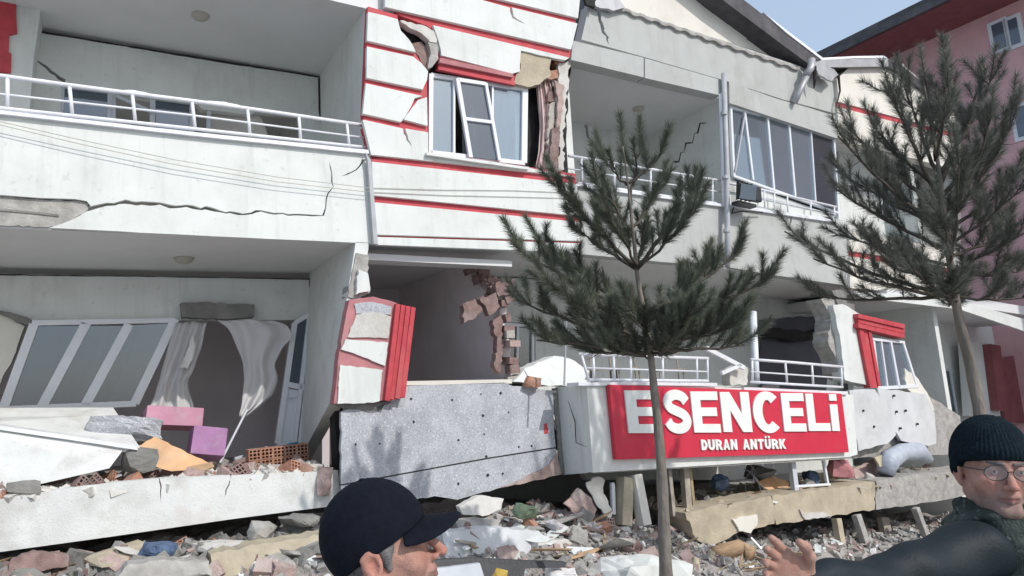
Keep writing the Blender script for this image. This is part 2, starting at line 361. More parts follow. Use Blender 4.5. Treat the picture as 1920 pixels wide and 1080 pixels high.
# ---- upper left balcony
par_out = [(-110,199)] + [(655,283)] + [(690,286),(694,295)] + crack([(695,297),(682,300),(668,318),(652,326),(638,330)],4,1.5,6) + [(698,304),(706,457)] + rough([(706,457),(400,443),(92,427)],.4,60,closed=False)[1:] + [(112,421),(140,410),(163,396)] \
   + crack([(168,391),(200,383),(235,378),(290,382),(340,387),(400,393),(455,402),(480,396),(530,400),(585,404),(606,404),(612,372),(625,350),(622,325),(617,302)],7,2.4,11) \
   + [(170,386),(163,377),(140,373),(75,371),(10,366),(-110,360)]
pl('parapet', par_out, 0, .05, 'stucco', H)
MB().prism([uz(-115,203),uz(686,289),uz(700,452),uz(-115,418)], .09, .24).build('parapet_core', 'concrete_pale', H)
pl('spalled_concrete', rough([(-112,362),(10,368),(75,374),(140,376),(165,381),(166,392),(138,412),(108,424),(90,426),(-112,417)],1.5,9), .032, .055, 'concrete', H)
strip('spalled_ridge', [(-60,388),(10,392),(65,397),(110,402)], 4, .022, .03, 'concrete_dark', H)
strip('parapet_coping', [(-110,194),(350,246),(692,281)], 7, -.05, .3, 'rail_paint', H, .3)
railing('balcony_railing', [(-100,131),(5,143),(130,160),(245,175),(365,190),(475,205),(690,236)], [(-100,166),(5,177),(350,215),(690,259)], [(-100,190),(5,203),(350,240),(692,277)],
        [((14,145),(14,205)),((130,160),(136,218)),((248,176),(254,231)),((360,190),(366,243)),((464,203),(469,256)),((560,216),(564,266)),((650,230),(655,277))], .03, H,
        snow=[(225,172,285,180,6),(385,192,455,202,6),(60,150,110,157,4)])
bw = pl('balcony_wall', [(-140,23),(600,144),(603,232),(560,217),(480,209),(470,215),(380,205),(370,196),(125,163),(122,152)] + crack([(122,152),(95,135),(66,108)],7,1.5,8)[:] + [(115,163),(110,300),(-140,290)], 2.02, .12, 'stucco', H)
pl('ceiling_joint', rough([(-140,22.5),(300,95),(600,143.5)],.4,20,closed=False)+rough([(600,145),(420,117.5),(300,97.5),(-140,25)],.6,16,closed=False), 2.008, .012, 'tar_and_gap_shade', H)
pl('wall_joint', [(597,146),(600,146),(601,228),(598,205)], 2.0, .02, 'tar_and_gap_shade', H)
pl('balcony_wall', [(562,218),(603,232),(603,330),(560,330)], 2.03, .1, 'stucco', H)
W_ = part('window', H)
frame_bars(W_, [((118,162),(112,275)),((206,172),(204,285)),((214,174),(212,285)),((286,184),(284,290)),((360,192),(358,300)),((392,197),(388,300)),((118,162),(392,197))], 2.06, .05, 'alu', [.04,.05,.04,.06,.06,.05,.05])
for a, b in ((118,204),(292,358)):
    pl('pane', [(a,164+(a-118)*.13),(b,163+(b-118)*.13),(b,290),(a,275)], 2.07, .008, 'glass', W_)
pl('sash', [(218,176),(284,206),(284,212),(218,182)], 1.97, .03, 'alu', W_)
pl('fallen_plaster', rough([(395,205),(455,200),(490,222),(500,245),(500,300),(395,300)],3,14), 2.15, .08, 'concrete_pale', H)
lamp(376,42,1.0,.10,H,z=6.60)
CW_ = 1.6; C_ = MB().prism([uz(-140,-60,CW_),uz(80,-60,CW_),uz(77,12,CW_),uz(63,108,CW_),uz(49,290,CW_),uz(-140,290,CW_)], CW_, CW_+.5).build('column', 'stucco', H)
pl('red_block', [(-40,-30),(30,-30),(30,25),(32,62),(17,65),(16,98),(21,100),(20,136),(-40,133)], CW_-.03, .035, 'red_paint', H)
pl('column_lip', rough([(-140,-8),(25,2),(78,12),(77,17),(25,8),(-140,0)],.6,20), CW_-.02, .03, 'tar_and_gap_shade', H)
for seg in ([(0,228),(150,262),(330,300),(520,332),(690,352),(820,356),(960,357),(1085,362)], [(0,234),(150,270),(330,309),(520,341),(690,360),(830,366),(1085,372)]):
    MB().pipe([fp(x, y, -.085) for x, y in [(-120,200)]+seg], .004, 5).build('facade_cable', 'lamp_beige', H)

# ---- middle bay, upper storey: white bands over red recesses
wb = -.075
bk = dict(w0=-.03, th=.1, mat='red_faded')
pl('band_backing', [(690,12),(745,28),(750,62),(765,80),(785,110),(800,132),(803,292),(697,298),(681,215)], -.03, .1, 'red_paint', H)
pl('band_backing', [(681,238),(803,286),(1080,326),(1088,470),(707,455),(697,300)], -.03, .1, 'red_paint', H)
pl('band_backing', [(724,-150),(1100,-150),(1072,108),(978,96),(965,158),(822,128),(824,66),(800,48),(745,27)], -.03, .1, 'red_paint', H)
bands = [[(700,-160),(1104,-160),(1084,34),(905,-9),(700,-56)],
 [(722,-48),(905,0)] + crack([(958,14),(962,32),(985,45)],4,1,8) + [(1083,44),(1071,93),(722,13)],
 rough([(690,22),(722,29),(746,36),(752,58),(768,75),(780,98),(688,76)],1.2,9,keep=(0,1,5,6)),
 rough([(812,47),(900,68),(1068,108),(1060,113),(977,95),(975,134),(960,138),(828,104),(822,75)],1.2,12,keep=(0,1,6)),
 rough([(688,87),(775,106),(790,118),(803,134),(801,150),(796,160),(793,168),(687,146)],1.2,9,keep=(0,6,7)),
 rough([(686,156),(793,180),(778,184),(768,205),(752,229),(680,213)],1.2,9,keep=(0,4,5)),
 rough([(801,182),(802,236),(757,224),(768,209),(784,187)],1.0,9,keep=(0,1)),
 [(680,224),(752,240)] + crack([(758,241),(764,262),(772,274)],4.5,1,7) + [(803,248),(803,288),(985,313),(1082,332),(696,290)],
 [(697,303),(1082,345),(1086,405),(700,366)],
 [(700,379),(1086,416),(1087,452),(705,440)],
 [(705,444),(1087,456),(1088,474),(707,459)]]
for b in bands: pl('cladding_band', b, wb, .06, 'stucco', H, bevel=.004)
pl('lintel_band', [(824,114),(963,142),(966,160),(822,130)], -.06, .05, 'red_paint', H)
pl('lintel_lip', [(826,108),(962,138),(962,145),(824,117)], -.10, .05, 'red_faded', H)
# broken hole beside the lintel
pl('broken_edge', rough([(750,38),(800,50),(822,62),(818,80),(806,78),(790,62),(768,52)],1.5,7), -.06, .1, 'concrete_pale', H)
pl('broken_edge', rough([(806,62),(822,66),(822,110),(810,126),(802,128),(808,100),(803,80)],1.5,7), -.05, .1, 'concrete', H)
pl('broken_edge', rough([(770,82),(790,78),(806,100),(800,130),(788,112)],1.5,7), .02, .1, 'brick_dull', H)
pl('painted_hole_shade', [(735,20),(840,40),(840,140),(735,120)], .12, .05, 'tar_and_gap_shade', H)  # near-black sheet paints the shade inside the hole
# window
W_ = part('window', H)
frame_bars(W_, [((807,140),(806,288)),((807,142),(984,168)),((983,165),(981,306)),((806,287),(982,307)),((850,150),(850,292)),((922,162),(922,300))], .05, .06, 'pvc', [.06,.06,.09,.06,.03,.03])
S_ = part('leaning_sash', H)
frame_bars(S_, [((857,148),(882,296)),((910,156),(936,302)),((868,223),(922,230)),((857,150),(910,158))], -.01, .045, 'pvc', [.055,.045,.045,.05])
pl('pane', [(810,145),(849,151),(849,290),(809,286)], .055, .008, 'glass_pale', W_)
pl('pane', [(924,163),(978,171),(977,303),(924,298)], .055, .008, 'glass_pale', W_)
pl('pane', [(860,155),(908,162),(932,300),(884,294)], .0, .008, 'glass_dark', S_)
strip('window_sill', [(800,285),(900,300),(992,313)], 5, -.13, .25, 'stucco', H, .3)
# torn right jamb
pl('broken_lintel', rough([(976,97),(1000,98),(1034,108),(1030,128),(1034,140),(1012,158),(990,163),(964,156),(968,140),(976,130)],2,7), -.05, .12, 'concrete_tan', H)
pl('painted_recess_shade', rough([(1000,100),(1072,110),(1066,150),(1058,330),(984,318),(986,165),(1010,160)],2,10), .28, .06, 'tar_and_gap_shade', H)  # near-black sheet standing in for the shade of the torn gap
for i in range(11):
    y0 = 112 + i*19.5; rg = random.Random(i); x0 = 1036 + rg.uniform(-7,4) - i*.8; x1 = 1062 + rg.uniform(-5,3) - i*.7
    if i in (1,): x0 -= 24
    if i in (4,7): continue
    x0 += rg.uniform(-6,9); y0 += rg.uniform(-4,4)
    pl('brick', rough([(x0,y0),(x1,y0+4),(x1+rg.uniform(-7,2),y0+rg.uniform(14,24)),(x0+rg.uniform(-2,7),y0+rg.uniform(11,20))],1.6,6), .01+rg.uniform(0,.10), .16, 'brick' if i < 2 else rg.choice(['brick_dull','brick_pink','mortar']), H)
pl('torn_plaster', rough([(1048,118),(1070,112),(1064,170),(1056,250),(1058,318),(1046,326),(1050,240),(1044,180)],3,6), .0, .05, 'concrete_pale', H)
pl('torn_plaster', rough([(1030,196),(1042,190),(1040,262),(1030,300),(1026,250)],3,6), .03, .05, 'mortar', H)
pl('torn_plaster', rough([(1040,150),(1058,160),(1052,230),(1044,240),(1046,180)],2,7), -.03, .04, 'brick_pink', H)
pl('torn_plaster', rough([(1036,240),(1050,235),(1046,322),(1030,322)],2,7), -.02, .04, 'brick_dull', H)
# joint pipe between left balcony and bay
pl('joint_strip', [(686,286),(696,300),(709,458),(701,457),(690,305)], -.09, .05, 'pipe_grey', H)

# ---- upper right balcony
pl('balcony_beam', [(1074,76),(1207,108),(1207,145),(1071,112)], -.06, .2, 'stucco_grey', H)
pl('balcony_beam', [(1209,109),(1356,151),(1352,179),(1209,146)], -.05, .2, 'stucco_grey', H)
pl('attic_wall', [(1090,74),(1098,40),(1104,8)] + [(1117,14)] + crack([(1120,16),(1128,45),(1142,84)],10,2.5,7) + [(1124,14),(1165,14),(1330,68),(1500,124),(1566,158),(1570,214),(1520,200)] + [(1470,187),(1356,150),(1208,107)], 0, .2, 'stucco_grey', H)
pl('attic_wall', [(1104,8),(1085,-140),(1255,-105),(1350,-8),(1400,30),(1400,90),(1330,68),(1165,14)], .22, .1, 'stucco_cream', H)
wv = [(1160 + i*6.8, 12 + i*2.28 + (2.0 if i % 4 < 2 else -1.2)) for i in range(51)]
pl('tile_edge', wv + [(x, y+5) for x, y in wv[::-1]], -.05, .2, 'concrete', H)
pl('flashing', rough([(1105,-8),(1160,-5),(1172,14),(1150,20),(1118,12)],2,9), -.10, .06, 'flashing', H)
pl('torn_felt', rough([(1095,-12),(1120,-10),(1116,14),(1100,8)],2,7), -.12, .05, 'tar_and_gap_shade', H)
bwall = pl('balcony_wall', [(1060,193),(1110,203)] + crack([(1110,203),(1098,236),(1106,262),(1124,284)],9,2,6) + [(1117,203),(1237,236),(1238,420),(1060,400)], 2.0, .12, 'stucco', H)
pl('wall_joint', [(1080,198),(1235,234),(1235,237),(1080,202)], 1.98, .015, 'tar_and_gap_shade', H)
cs = [(6.5+.36*t, 6.25 - .55*t + .05*math.sin(t*9)) for t in (0,.15,.3,.5,.7,.85,1)]
m = MB()
pts_f = [FW(6.505+.02*k, z, .35+1.5*t) for (k,(u,z)),t in zip(enumerate(cs),(0,.15,.3,.5,.7,.85,1))]
MB().pipe([FW(6.5+.03*(.5+1.1*t)-.03*(.25+.62*t)-.002, 6.25-.75*t+.035*((k*7)%5-2), .45+1.2*t) for k, t in [(k, k/16) for k in range(17)]], [.006+.016*((k*5)%4)/3 for k in range(17)], 4).build('crack_rubble', 'tar_and_gap_shade', H)
lamp(1195,180,1.0,.10,H,z=6.5)
railing('balcony_railing', [(1066,292),(1212,316),(1364,341)], [(1066,316),(1212,339),(1364,362)], [(1084,343),(1212,362),(1364,384)],
        [((1090,296),(1092,345)),((1152,306),(1152,354)),((1220,317),(1220,364)),((1281,327),(1281,373)),((1336,337),(1336,381)),((1360,340),(1361,385))], .03, H)
pl('parapet', [(1084,350),(1364,389),(1364,500),(1240,491),(1086,476)], 0, .18, 'stucco_grey', H)
pl('parapet', [(1366,389),(1480,404)] + crack([(1484,404),(1480,425),(1490,440)],3,1,7) + [(1572,416),(1590,430),(1592,536),(1440,514),(1366,501)], 0, .18, 'stucco_grey', H)
strip('parapet_coping', [(1082,344),(1362,383)], 5, -.05, .28, 'rail_paint', H, .3)
strip('parapet_coping', [(1368,383),(1572,413)], 5, -.05, .28, 'rail_paint', H, .3)
MB().pipe([fp(1352,178,-.06), fp(1356,300,-.06), fp(1360,388,-.06)], .05, 10).build('white_pipe', 'pvc', H, smooth=True)
MB().pipe([fp(1357,138,-.12), fp(1362,300,-.12), fp(1364,440,-.12), fp(1364,500,-.12)], .045, 10).build('drain_pipe', 'pipe_grey', H, smooth=True)
for y in (210,330,430): MB().pipe([fp(1356+(y-138)*.022,y,-.12), fp(1356+(y-138)*.022,y+6,-.12)], .055, 10).build('pipe_clamp', 'pipe_grey', H)
# ---- glazed balcony
pl('balcony_beam', rough([(1367,153),(1470,189),(1520,203),(1568,217)],.8,14,closed=False) + [(1602,232),(1602,266),(1565,258),(1368,193)], -.03, .2, 'stucco_grey', H)
W_ = part('balcony_glazing', H)
frame_bars(W_, [((1368,201),(1568,250)),((1395,208),(1411,338)),((1438,220),(1450,355)),((1478,231),(1490,368)),((1519,242),(1528,378)),((1369,200),(1375,330)),((1562,249),(1572,412)),((1374,330),(1572,400))], .06, .05, 'pvc', [.06,.045,.045,.045,.03,.05,.05,.04])
xs_ = [(1370,1374),(1397,1412),(1440,1451),(1480,1491),(1521,1529),(1562,1571)]
for i in range(5):
    a, b = xs_[i], xs_[i+1]; ty = lambda x: 201+(x-1368)*.246; by = lambda x: 331+(x-1374)*.352
    pl('pane', [(a[0],ty(a[0])),(b[0]-3,ty(b[0]-3)),(b[1]-3,by(b[1]-3)),(a[1],by(a[1]))], .065, .008, 'glass_dark' if i == 4 else 'glass_pale', W_)
MB().bar(fp(1396,215,.02), fp(1378,322,.02), .03, .03).build('loose_bar', 'pipe_grey', W_)
pl('inner_parapet', [(1368,335),(1574,408),(1574,430),(1368,400)], .10, .08, 'stucco', H)
railing('balcony_railing', [(1366,344),(1425,355),(1568,388)], [(1425,372),(1568,402)], [(1380,388),(1572,412)],
        [((1433,357),(1434,390)),((1452,361),(1452,394)),((1476,367),(1477,398)),((1520,377),(1520,405)),((1564,387),(1565,412))], -.02, H, r=.016)
pl('balcony_wall', [(1330,180),(1600,240),(1600,420),(1330,400)], 2.0, .12, 'stucco', H)
# ---- right bay, upper storey
pl('bay_wall', [(1568,150),(1600,118),(1688,118),(1690,222),(1570,190)], -.05, .2, 'stucco_cream', H)
pl('bay_wall', [(1570,200),(1690,232),(1792,258),(1792,318),(1600,268),(1572,258)], -.05, .2, 'stucco_cream', H)
pl('bay_wall', [(1692,118),(1792,215),(1792,250),(1692,224)], -.05, .2, 'stucco_cream', H)
pl('red_groove', [(1568,188),(1792,246),(1792,262),(1568,202)], -.02, .05, 'red_paint', H)
pl('bay_parapet', [(1592,432),(1792,470),(1792,505),(1594,470)], -.05, .2, 'stucco_cream', H)
pl('bay_parapet', [(1594,480),(1792,516),(1792,556),(1594,540)], -.05, .2, 'stucco_cream', H)
pl('red_groove', [(1593,465),(1792,500),(1792,522),(1593,484)], -.02, .05, 'red_paint', H)
W_ = part('window', H)
pl('recess_wall', [(1574,262),(1800,322),(1800,480),(1560,440),(1560,418)], .75, .1, 'stucco', H)
pl('pane', [(1650,300),(1712,316),(1716,420),(1654,404)], .70, .01, 'glass', W_)
frame_bars(W_, [((1648,298),(1653,408)),((1714,315),(1718,424)),((1682,306),(1686,414)),((1646,300),(1716,317))], .68, .05, 'pvc', .05)
MB().prism([uz(1788,222),uz(1796,228),uz(1796,560),uz(1788,556)], -.06, 3).build('corner_wall', 'stucco_cream', H)
# ---- roof: butterfly gables over the right half
pl('gable_wall', [(1395,88),(1395,20),(1470,82),(1515,116),(1500,124)], .24, .1, 'stucco_cream', H)
def roof_band(name, poly, w0, dp, mat_): return MB().prism([uz(x, y, -.12) for x, y in poly], w0, w0+dp).build(name, mat_, H)
roof_band('roof', [(1240,-128),(1385,-8),(1475,62),(1540,112),(1522,124),(1470,86),(1350,-4),(1236,-100)], -.12, 8, 'roof_metal')
roof_band('roof', [(1528,112),(1560,108),(1662,108),(1690,122),(1792,205),(1786,214),(1688,136),(1660,124),(1545,126)], -.12, 8, 'roof_metal')
roof_band('roof_snow', [(1430,24),(1475,59),(1541,109),(1600,106),(1655,105),(1662,109),(1600,110),(1540,113),(1474,63)], -.14, 2.5, 'snow')
roof_band('fascia_board', [(1534,114),(1660,111),(1662,126),(1545,128)], -.17, .04, 'flashing')
P_ = part('gutter', H)
MB().pipe([fp(1522,112,-.22), fp(1520,128,-.22), fp(1512,140,-.2)], .07, 10).build('outlet', 'flashing', P_, smooth=True)
MB().pipe([fp(1516,136,-.2), fp(1502,165,-.15), fp(1490,192,-.1)], .055, 10).build('downspout', 'flashing', P_, smooth=True)
MB().pipe([fp(1527,125,-.22), fp(1528,150,-.2), fp(1526,166,-.15)], [.04,.03,.01], 8).build('torn_liner', 'tar_and_gap_shade', P_)
pl('torn_flashing', rough([(1522,118),(1545,112),(1572,140),(1560,152),(1535,140)],2,8), -.2, .04, 'flashing', H)
MB().pipe([fp(1572,140,-.1), fp(1575,170,-.1), fp(1568,200,-.1)], [.03,.02,.01], 6).build('torn_seam', 'tar_and_gap_shade', H)
# ================================================================== lower storey
# ---- left apartment
pl('floor_slab', [(-110,952),(0,936),(120,916),(210,905)] + crack([(298,897),(302,912),(301,925),(302,942)],3,.6,8) + [(400,893)] + crack([(433,891),(430,905),(424,918),(421,932)],3,1,7) + [(560,886),(634,882),(638,947),(560,957),(430,974),(210,1006),(0,1035),(-110,1052)], 0, .12, 'stucco_dirty', H)
MB().prism([uz(-105,954),uz(630,886),uz(632,944),uz(-105,1048)], .12, 3.6).build('slab_core', 'concrete', H)
pl('balcony_wall', [(-160,510),(584,523),(590,584),(552,600),(325,600),(66,606),(40,592),(10,584),(-160,574)], 2.0, .14, 'stucco', H)
pl('wall_joint', rough([(-100,512),(584,522.5),(584,524.5),(300,519),(-100,515)],.5,20), 1.988, .01, 'tar_and_gap_shade', H)
pl('wall_joint', [(580,526),(584,526),(585,568),(582,560)], 1.98, .015, 'tar_and_gap_shade', H)
ft, fb, bt, bb = uz(668,472), uz(620,752), uz(584,523,2), uz(560,872,2)
cross_wall((ft[0],3.66,.0),(fb[0],fb[1],.0),(bt[0],3.66,2.1),(bb[0],bb[1],2.1),.16,name='leaning_wall')
MB().fbox(-.35,.1,1.0,2.0,.3,.5).build('painted_cavity_shade', 'tar_and_gap_shade', H)  # near-black block added as the cavity's shade
# back room seen through the door opening
MB().prism([(-5.4,1.0),(1.0,1.0),(1.0,3.64),(-5.4,3.64)], 4.2, 4.3).build('room_wall', 'room_paint', H)
MB().fbox(.2,.32,1.0,3.64,2.15,4.2).build('room_partition', 'room_paint', H)
pl('left_pier', rough([(-160,574),(8,590),(46,612),(30,660),(0,720),(-40,790),(-160,790)],2,12,keep=(6,)), 2.0, .14, 'stucco_cream', H)
pl('broken_edge', rough([(-10,583),(20,585),(60,600),(58,612),(30,604),(8,592)],2,8), 1.94, .08, 'concrete_dark', H)
W_ = part('leaning_window', H)
frame_bars(W_, [((64,608),(6,768)),((162,606),(76,768)),((242,608),(160,760)),((328,598),(252,757)),((60,606),(328,601)),((2,768),(255,757))], 1.96, .07, 'pvc', [.09,.10,.10,.10,.06,.07])
for q in ([(72,612),(152,611),(72,764),(14,765)], [(170,611),(234,611),(156,758),(86,762)], [(250,610),(318,606),(250,755),(172,757)]):
    pl('pane', q, 1.97, .008, 'glass', W_)
pl('cement_block', rough([(339,568),(375,566),(477,571),(476,594),(430,598),(342,595)],1.2,9), 1.86, .16, 'concrete_dark', H)
W_ = part('balcony_door', H)
frame_bars(W_, [((552,606),(520,832)),((592,580),(560,868)),((580,590),(548,862)),((552,606),(592,582)),((520,832),(560,866)),((535,720),(575,728))], 1.93, .06, 'pvc', [.07,.09,.05,.06,.09,.07])
pl('pane', [(556,608),(578,595),(560,724),(540,720)], 1.94, .008, 'glass', W_)
pl('door_panel', [(538,728),(562,733),(546,858),(524,832)], 1.94, .02, 'pvc', W_)
MB().bar(fp(542,742,1.87), fp(551,744,1.87), .025, .04).build('door_handle', 'pvc', W_)
lamp(345,490,1.2,.11,H,z=3.66)
# fallen parapet: sill ledge and face leaning on the slab
quadslab([fp(-110,765,1.5), fp(212,764,1.5), fp(262,838,.35), fp(-110,782,.35)], (0,0,-.07)).build('fallen_ledge', 'stucco_dirty', H)
quadslab([fp(-110,788,.35), fp(232,842,.35), fp(205,878,.12), fp(-110,950,.12)], Vector(N)*.08).build('fallen_parapet', 'stucco_dirty', H)
strip('ledge_lip', [(-110,778),(0,798),(120,815),(258,836)], 8, .30, .06, 'pvc', H, .3)

# ---- middle room, front wall gone
MB().fbox(-.1,2.1,1.0,3.66,3.4,3.5).build('room_wall', 'room_paint', H)
cross_wall((.12,3.66,2.1),(.0,1.0,2.1),(.12,3.66,3.4),(.0,1.0,3.4),.1,'room_paint')
prt = [(.14,.9),(.14,2.55),(.22,2.7),(.12,2.9),(.3,3.1),(.55,3.2),(.75,3.42),(.95,3.5),(1.1,3.66),(3.4,3.66),(3.4,.9)]
def wz_prism(poly, u0, u1, name, mat_, parent):
    n = len(poly); tr = tessellate_polygon([[Vector((a,b,0)) for a,b in poly]])
    vs = [FW(u0,b,a) for a,b in poly] + [FW(u1,b,a) for a,b in poly]
    fs = list(tr) + [(t[2]+n,t[1]+n,t[0]+n) for t in tr] + [(i,(i+1)%n,(i+1)%n+n,i+n) for i in range(n)]
    return MB().add(vs, fs).build(name, mat_, parent)
wz_prism(prt, 1.80, 1.90, 'partition', 'room_paint', H)
rg = random.Random(3)
for i in range(13):
    if i in (3,8): continue
    z = 2.0 + i*.105 + rg.uniform(-.02,.02); w = .0 + rg.uniform(0,.1) + (max(0, i-9)*.13); MB().bar(FW(1.76+rg.uniform(-.02,.03), z, w), FW(1.92+rg.uniform(-.06,.03), z+rg.uniform(-.03,.03), w+rg.uniform(-.05,.05)), rg.uniform(.06,.11), .12+rg.uniform(0,.1)).build('brick', rg.choice(['brick_dull','brick_dull','mortar','brick_pink']), H)
for i in range(12):
    t = i/11; c = FW(1.72+rg.uniform(-.1,.2), 3.1+.42*t+rg.uniform(-.18,.05), .35+.55*t-rg.uniform(0,.35)); a = rg.uniform(-.5,.5)
    MB().bar(c, c + Vector(D)*.17*math.cos(a) + Vector((0,0,.17*math.sin(a))), .09, .1).build('brick', 'brick_dull', H)
for q in ([(925,600),(940,590),(944,640),(936,700),(928,690),(932,640)], [(900,560),(930,548),(938,575),(918,592)], [(868,572),(890,560),(905,580),(885,600),(870,606)], [(930,530),(965,522),(962,548),(936,556)]): pl('torn_plaster', rough(q,3,6), .0, .10, 'brick_dull', H)
pl('beam', [(672,474),(960,489),(960,500),(690,487)], .1, .25, 'ceiling_paint', H)
pl('broken_column', rough([(668,474),(692,478),(688,520),(694,548),(664,560),(652,556),(660,510)],2,8), -.02, .22, 'concrete', H)
pl('broken_column', rough([(672,505),(690,512),(694,546),(668,552)],2,7), -.08, .06, 'stucco', H)
# leaning wall fragment with red ribs
G = part('leaning_wall_fragment', H)
pl('render_coat', rough([(655,562),(700,556),(744,568),(724,750),(626,757),(634,676)],1,12,keep=(2,)), -.22, .14, 'red_faded', G)
pl('cement_patch', rough([(668,590),(700,584),(734,594),(728,634),(652,632)],1.2,8), -.24, .03, 'concrete_pale', G)
pl('cement_patch', rough([(664,570),(700,566),(735,575),(733,590),(668,588)],1.2,8), -.235, .025, 'eps_board', G)
pl('white_tile', rough([(648,636),(728,642),(722,686),(690,672),(640,655)],1,9), -.245, .04, 'stucco', G)
pl('white_tile', rough([(638,684),(718,694),(716,700),(712,752),(700,755),(633,757)],1,9), -.245, .04, 'stucco', G)
for i in range(4):
    x = 743 + i*9.5; pl('red_rib', [(x,569+i*2),(x+8,571+i*2),(x-12,752-i*2),(x-21,750-i*2)], -.28+.018*(i%2), .16, 'red_paint', G)
pl('rubble_edge', rough([(625,757),(640,752),(735,752),(700,775),(660,768)],2.5,7), -.14, .12, 'concrete_dark', H)
# insulation boards of the fallen front
B_ = part('insulation_board', H)
pl('upper_board', rough([(640,772),(662,764),(690,772),(722,756),(750,724),(945,717),(962,724),(1036,732),(1042,838),(915,858),(772,884),(640,908)],1.4,12,keep=(4,8,9,10)), -.14, .06, 'eps_board', B_)
pl('lower_board', rough([(640,911),(772,887),(915,861),(1042,841),(1048,884),(1000,900),(940,914),(858,937),(815,930),(640,962)],1.6,12,keep=(0,1,2,9)), -.135, .06, 'eps_board', B_)
for x, y in [(771,748),(848,750),(902,739),(939,737),(776,791),(906,779),(954,773),(667,833),(712,832),(860,825),(908,814),(973,838),(997,836),(912,856),(915,891),(943,888),(860,907)]:
    c = fp(x, y, -.145); MB().pipe([c, c + Vector(N)*.02], .009 + .009*random.Random(x*y).random(), 9).build('anchor_plug', 'tar_and_gap_shade', B_)
pl('parapet_core', [(655,735),(1030,735),(1040,886),(870,928),(650,930)], -.06, .2, 'concrete', H)
pl('sill', [(740,715),(960,711),(960,719),(740,723)], -.14, .35, 'stucco_cream', H)
pl('board_stain', rough([(1020,795),(1026,793),(1028,812),(1021,814)],.8,5), -.144, .004, 'red_paint', B_)
pl('torn_render', rough([(1030,872),(1046,850),(1052,890),(985,906),(940,914),(985,896)],2,8), -.16, .02, 'brick_pink', H)
# ---- lower right balcony
pl('balcony_wall', [(940,520),(1600,560),(1600,900),(1100,900),(1004,720),(1004,606),(942,604),(940,560)], 2.0, .12, 'stucco', H)
W_ = part('window', H)
frame_bars(W_, [((946,606),(946,712)),((946,608),(1000,612)),((998,610),(998,715)),((970,612),(968,712))], 1.97, .06, 'pvc', [.06,.05,.05,.04])
pl('pane', [(950,612),(996,616),(996,714),(950,712)], 1.98, .008, 'glass_dark', W_)
pl('curtain_strip', rough([(947,640),(958,635),(956,690),(948,700)],1,6), 1.93, .02, 'fabric_white', W_)
wp = -.7
rt_ = uz(1100,722,wp); 
c = [FW(2.42,1.85,-.05), FW(2.42,1.85,wp+.1), FW(2.42,.80,wp+.1), FW(2.42,.72,-.05)]
MB().hexa([FW(2.42,.74,-.06),FW(2.42,.80,wp+.12),FW(2.42,1.84,wp+.12),FW(2.42,1.84,-.06)] + [FW(2.54,.74,-.06),FW(2.54,.80,wp+.12),FW(2.54,1.84,wp+.12),FW(2.54,1.84,-.06)]).build('parapet_return', 'stucco', H)
pl('return_strip', rough([(1036,728),(1056,727),(1066,800),(1068,888),(1050,890),(1044,800)],1.5,9), -.11, .02, 'concrete_dark', H)
pl('parapet', [(1100,721),(1142,720),(1400,728)] + [(1600,740)] + crack([(1600,800),(1590,803),(1580,806)],2,1,8)[::-1][:0] + [(1608,852),(1592,857),(1400,868),(1112,886)], wp, .12, 'stucco', H)
strip('parapet_coping', [(1085,717),(1200,716),(1345,718)], 6, wp-.04, .24, 'rail_paint', H, .3)
strip('parapet_coping', [(1395,726),(1590,734)], 6, wp-.04, .24, 'rail_paint', H, .3)
MB().pipe([fp(1068,752,-.4)+Vector(D)*-.02, fp(1078,790,-.45), fp(1080,830,-.45), fp(1100,838,wp+.02)], [.003,.007,.006,.002], 5).build('crack_seam', 'tar_and_gap_shade', H)
quadslab([FW(2.45,.80,wp+.02), FW(7.6,.33,wp+.02), FW(7.6,.33,2), FW(2.45,.8,2)], (0,0,.12)).build('balcony_floor', 'concrete', H)
railing('balcony_railing', [(1085,664),(1200,668),(1328,672)], [(1100,690),(1328,697)], [(1105,712),(1328,714)],
        [((1090,665),(1104,714)),((1112,666),(1114,713)),((1150,668),(1152,713)),((1182,668),(1183,713)),((1216,669),(1217,713)),((1242,670),(1243,713)),((1306,672),(1307,713)),((1326,672),(1327,714))], wp+.05, H)
railing('balcony_railing', [(1408,674),(1490,680),(1580,688)], [(1408,697),(1580,709)], [(1408,716),(1580,726)],
        [((1410,674),(1411,718)),((1472,679),(1476,722)),((1522,683),(1525,725)),((1577,688),(1579,728))], wp+.05, H)
pl('bent_corner', rough([(1368,690),(1385,684),(1405,690),(1400,722),(1370,722)],2,7), wp+.1, .15, 'concrete_pale', H)
MB().bar(fp(1322,652,wp), fp(1395,690,wp), .06, .05).build('bent_bar', 'rail_paint', H)
MB().bar(fp(1388,684,wp), fp(1352,700,wp), .05, .05).build('bent_bar', 'rail_paint', H)
MB().pipe([fp(1412,585,-.2), fp(1416,680,-.3), fp(1418,720,-.3)], .055, 10).build('white_pipe', 'pvc', H, smooth=True)
MB().pipe([fp(1058,722,wp), fp(1062,600,wp)], .012, 6).build('thin_pole', 'pipe_grey', H)
pl('painted_doorway_shade', rough([(1428,600),(1560,590),(1560,640),(1548,740),(1428,730)],2,12), 1.9, .05, 'interior_shade_paint', H)  # dark plate painted as the shade of the interior
pl('broken_edge', rough([(1430,612),(1520,622),(1548,612),(1552,632),(1500,640),(1432,630)],2,8), 1.7, .2, 'tar_and_gap_shade', H)
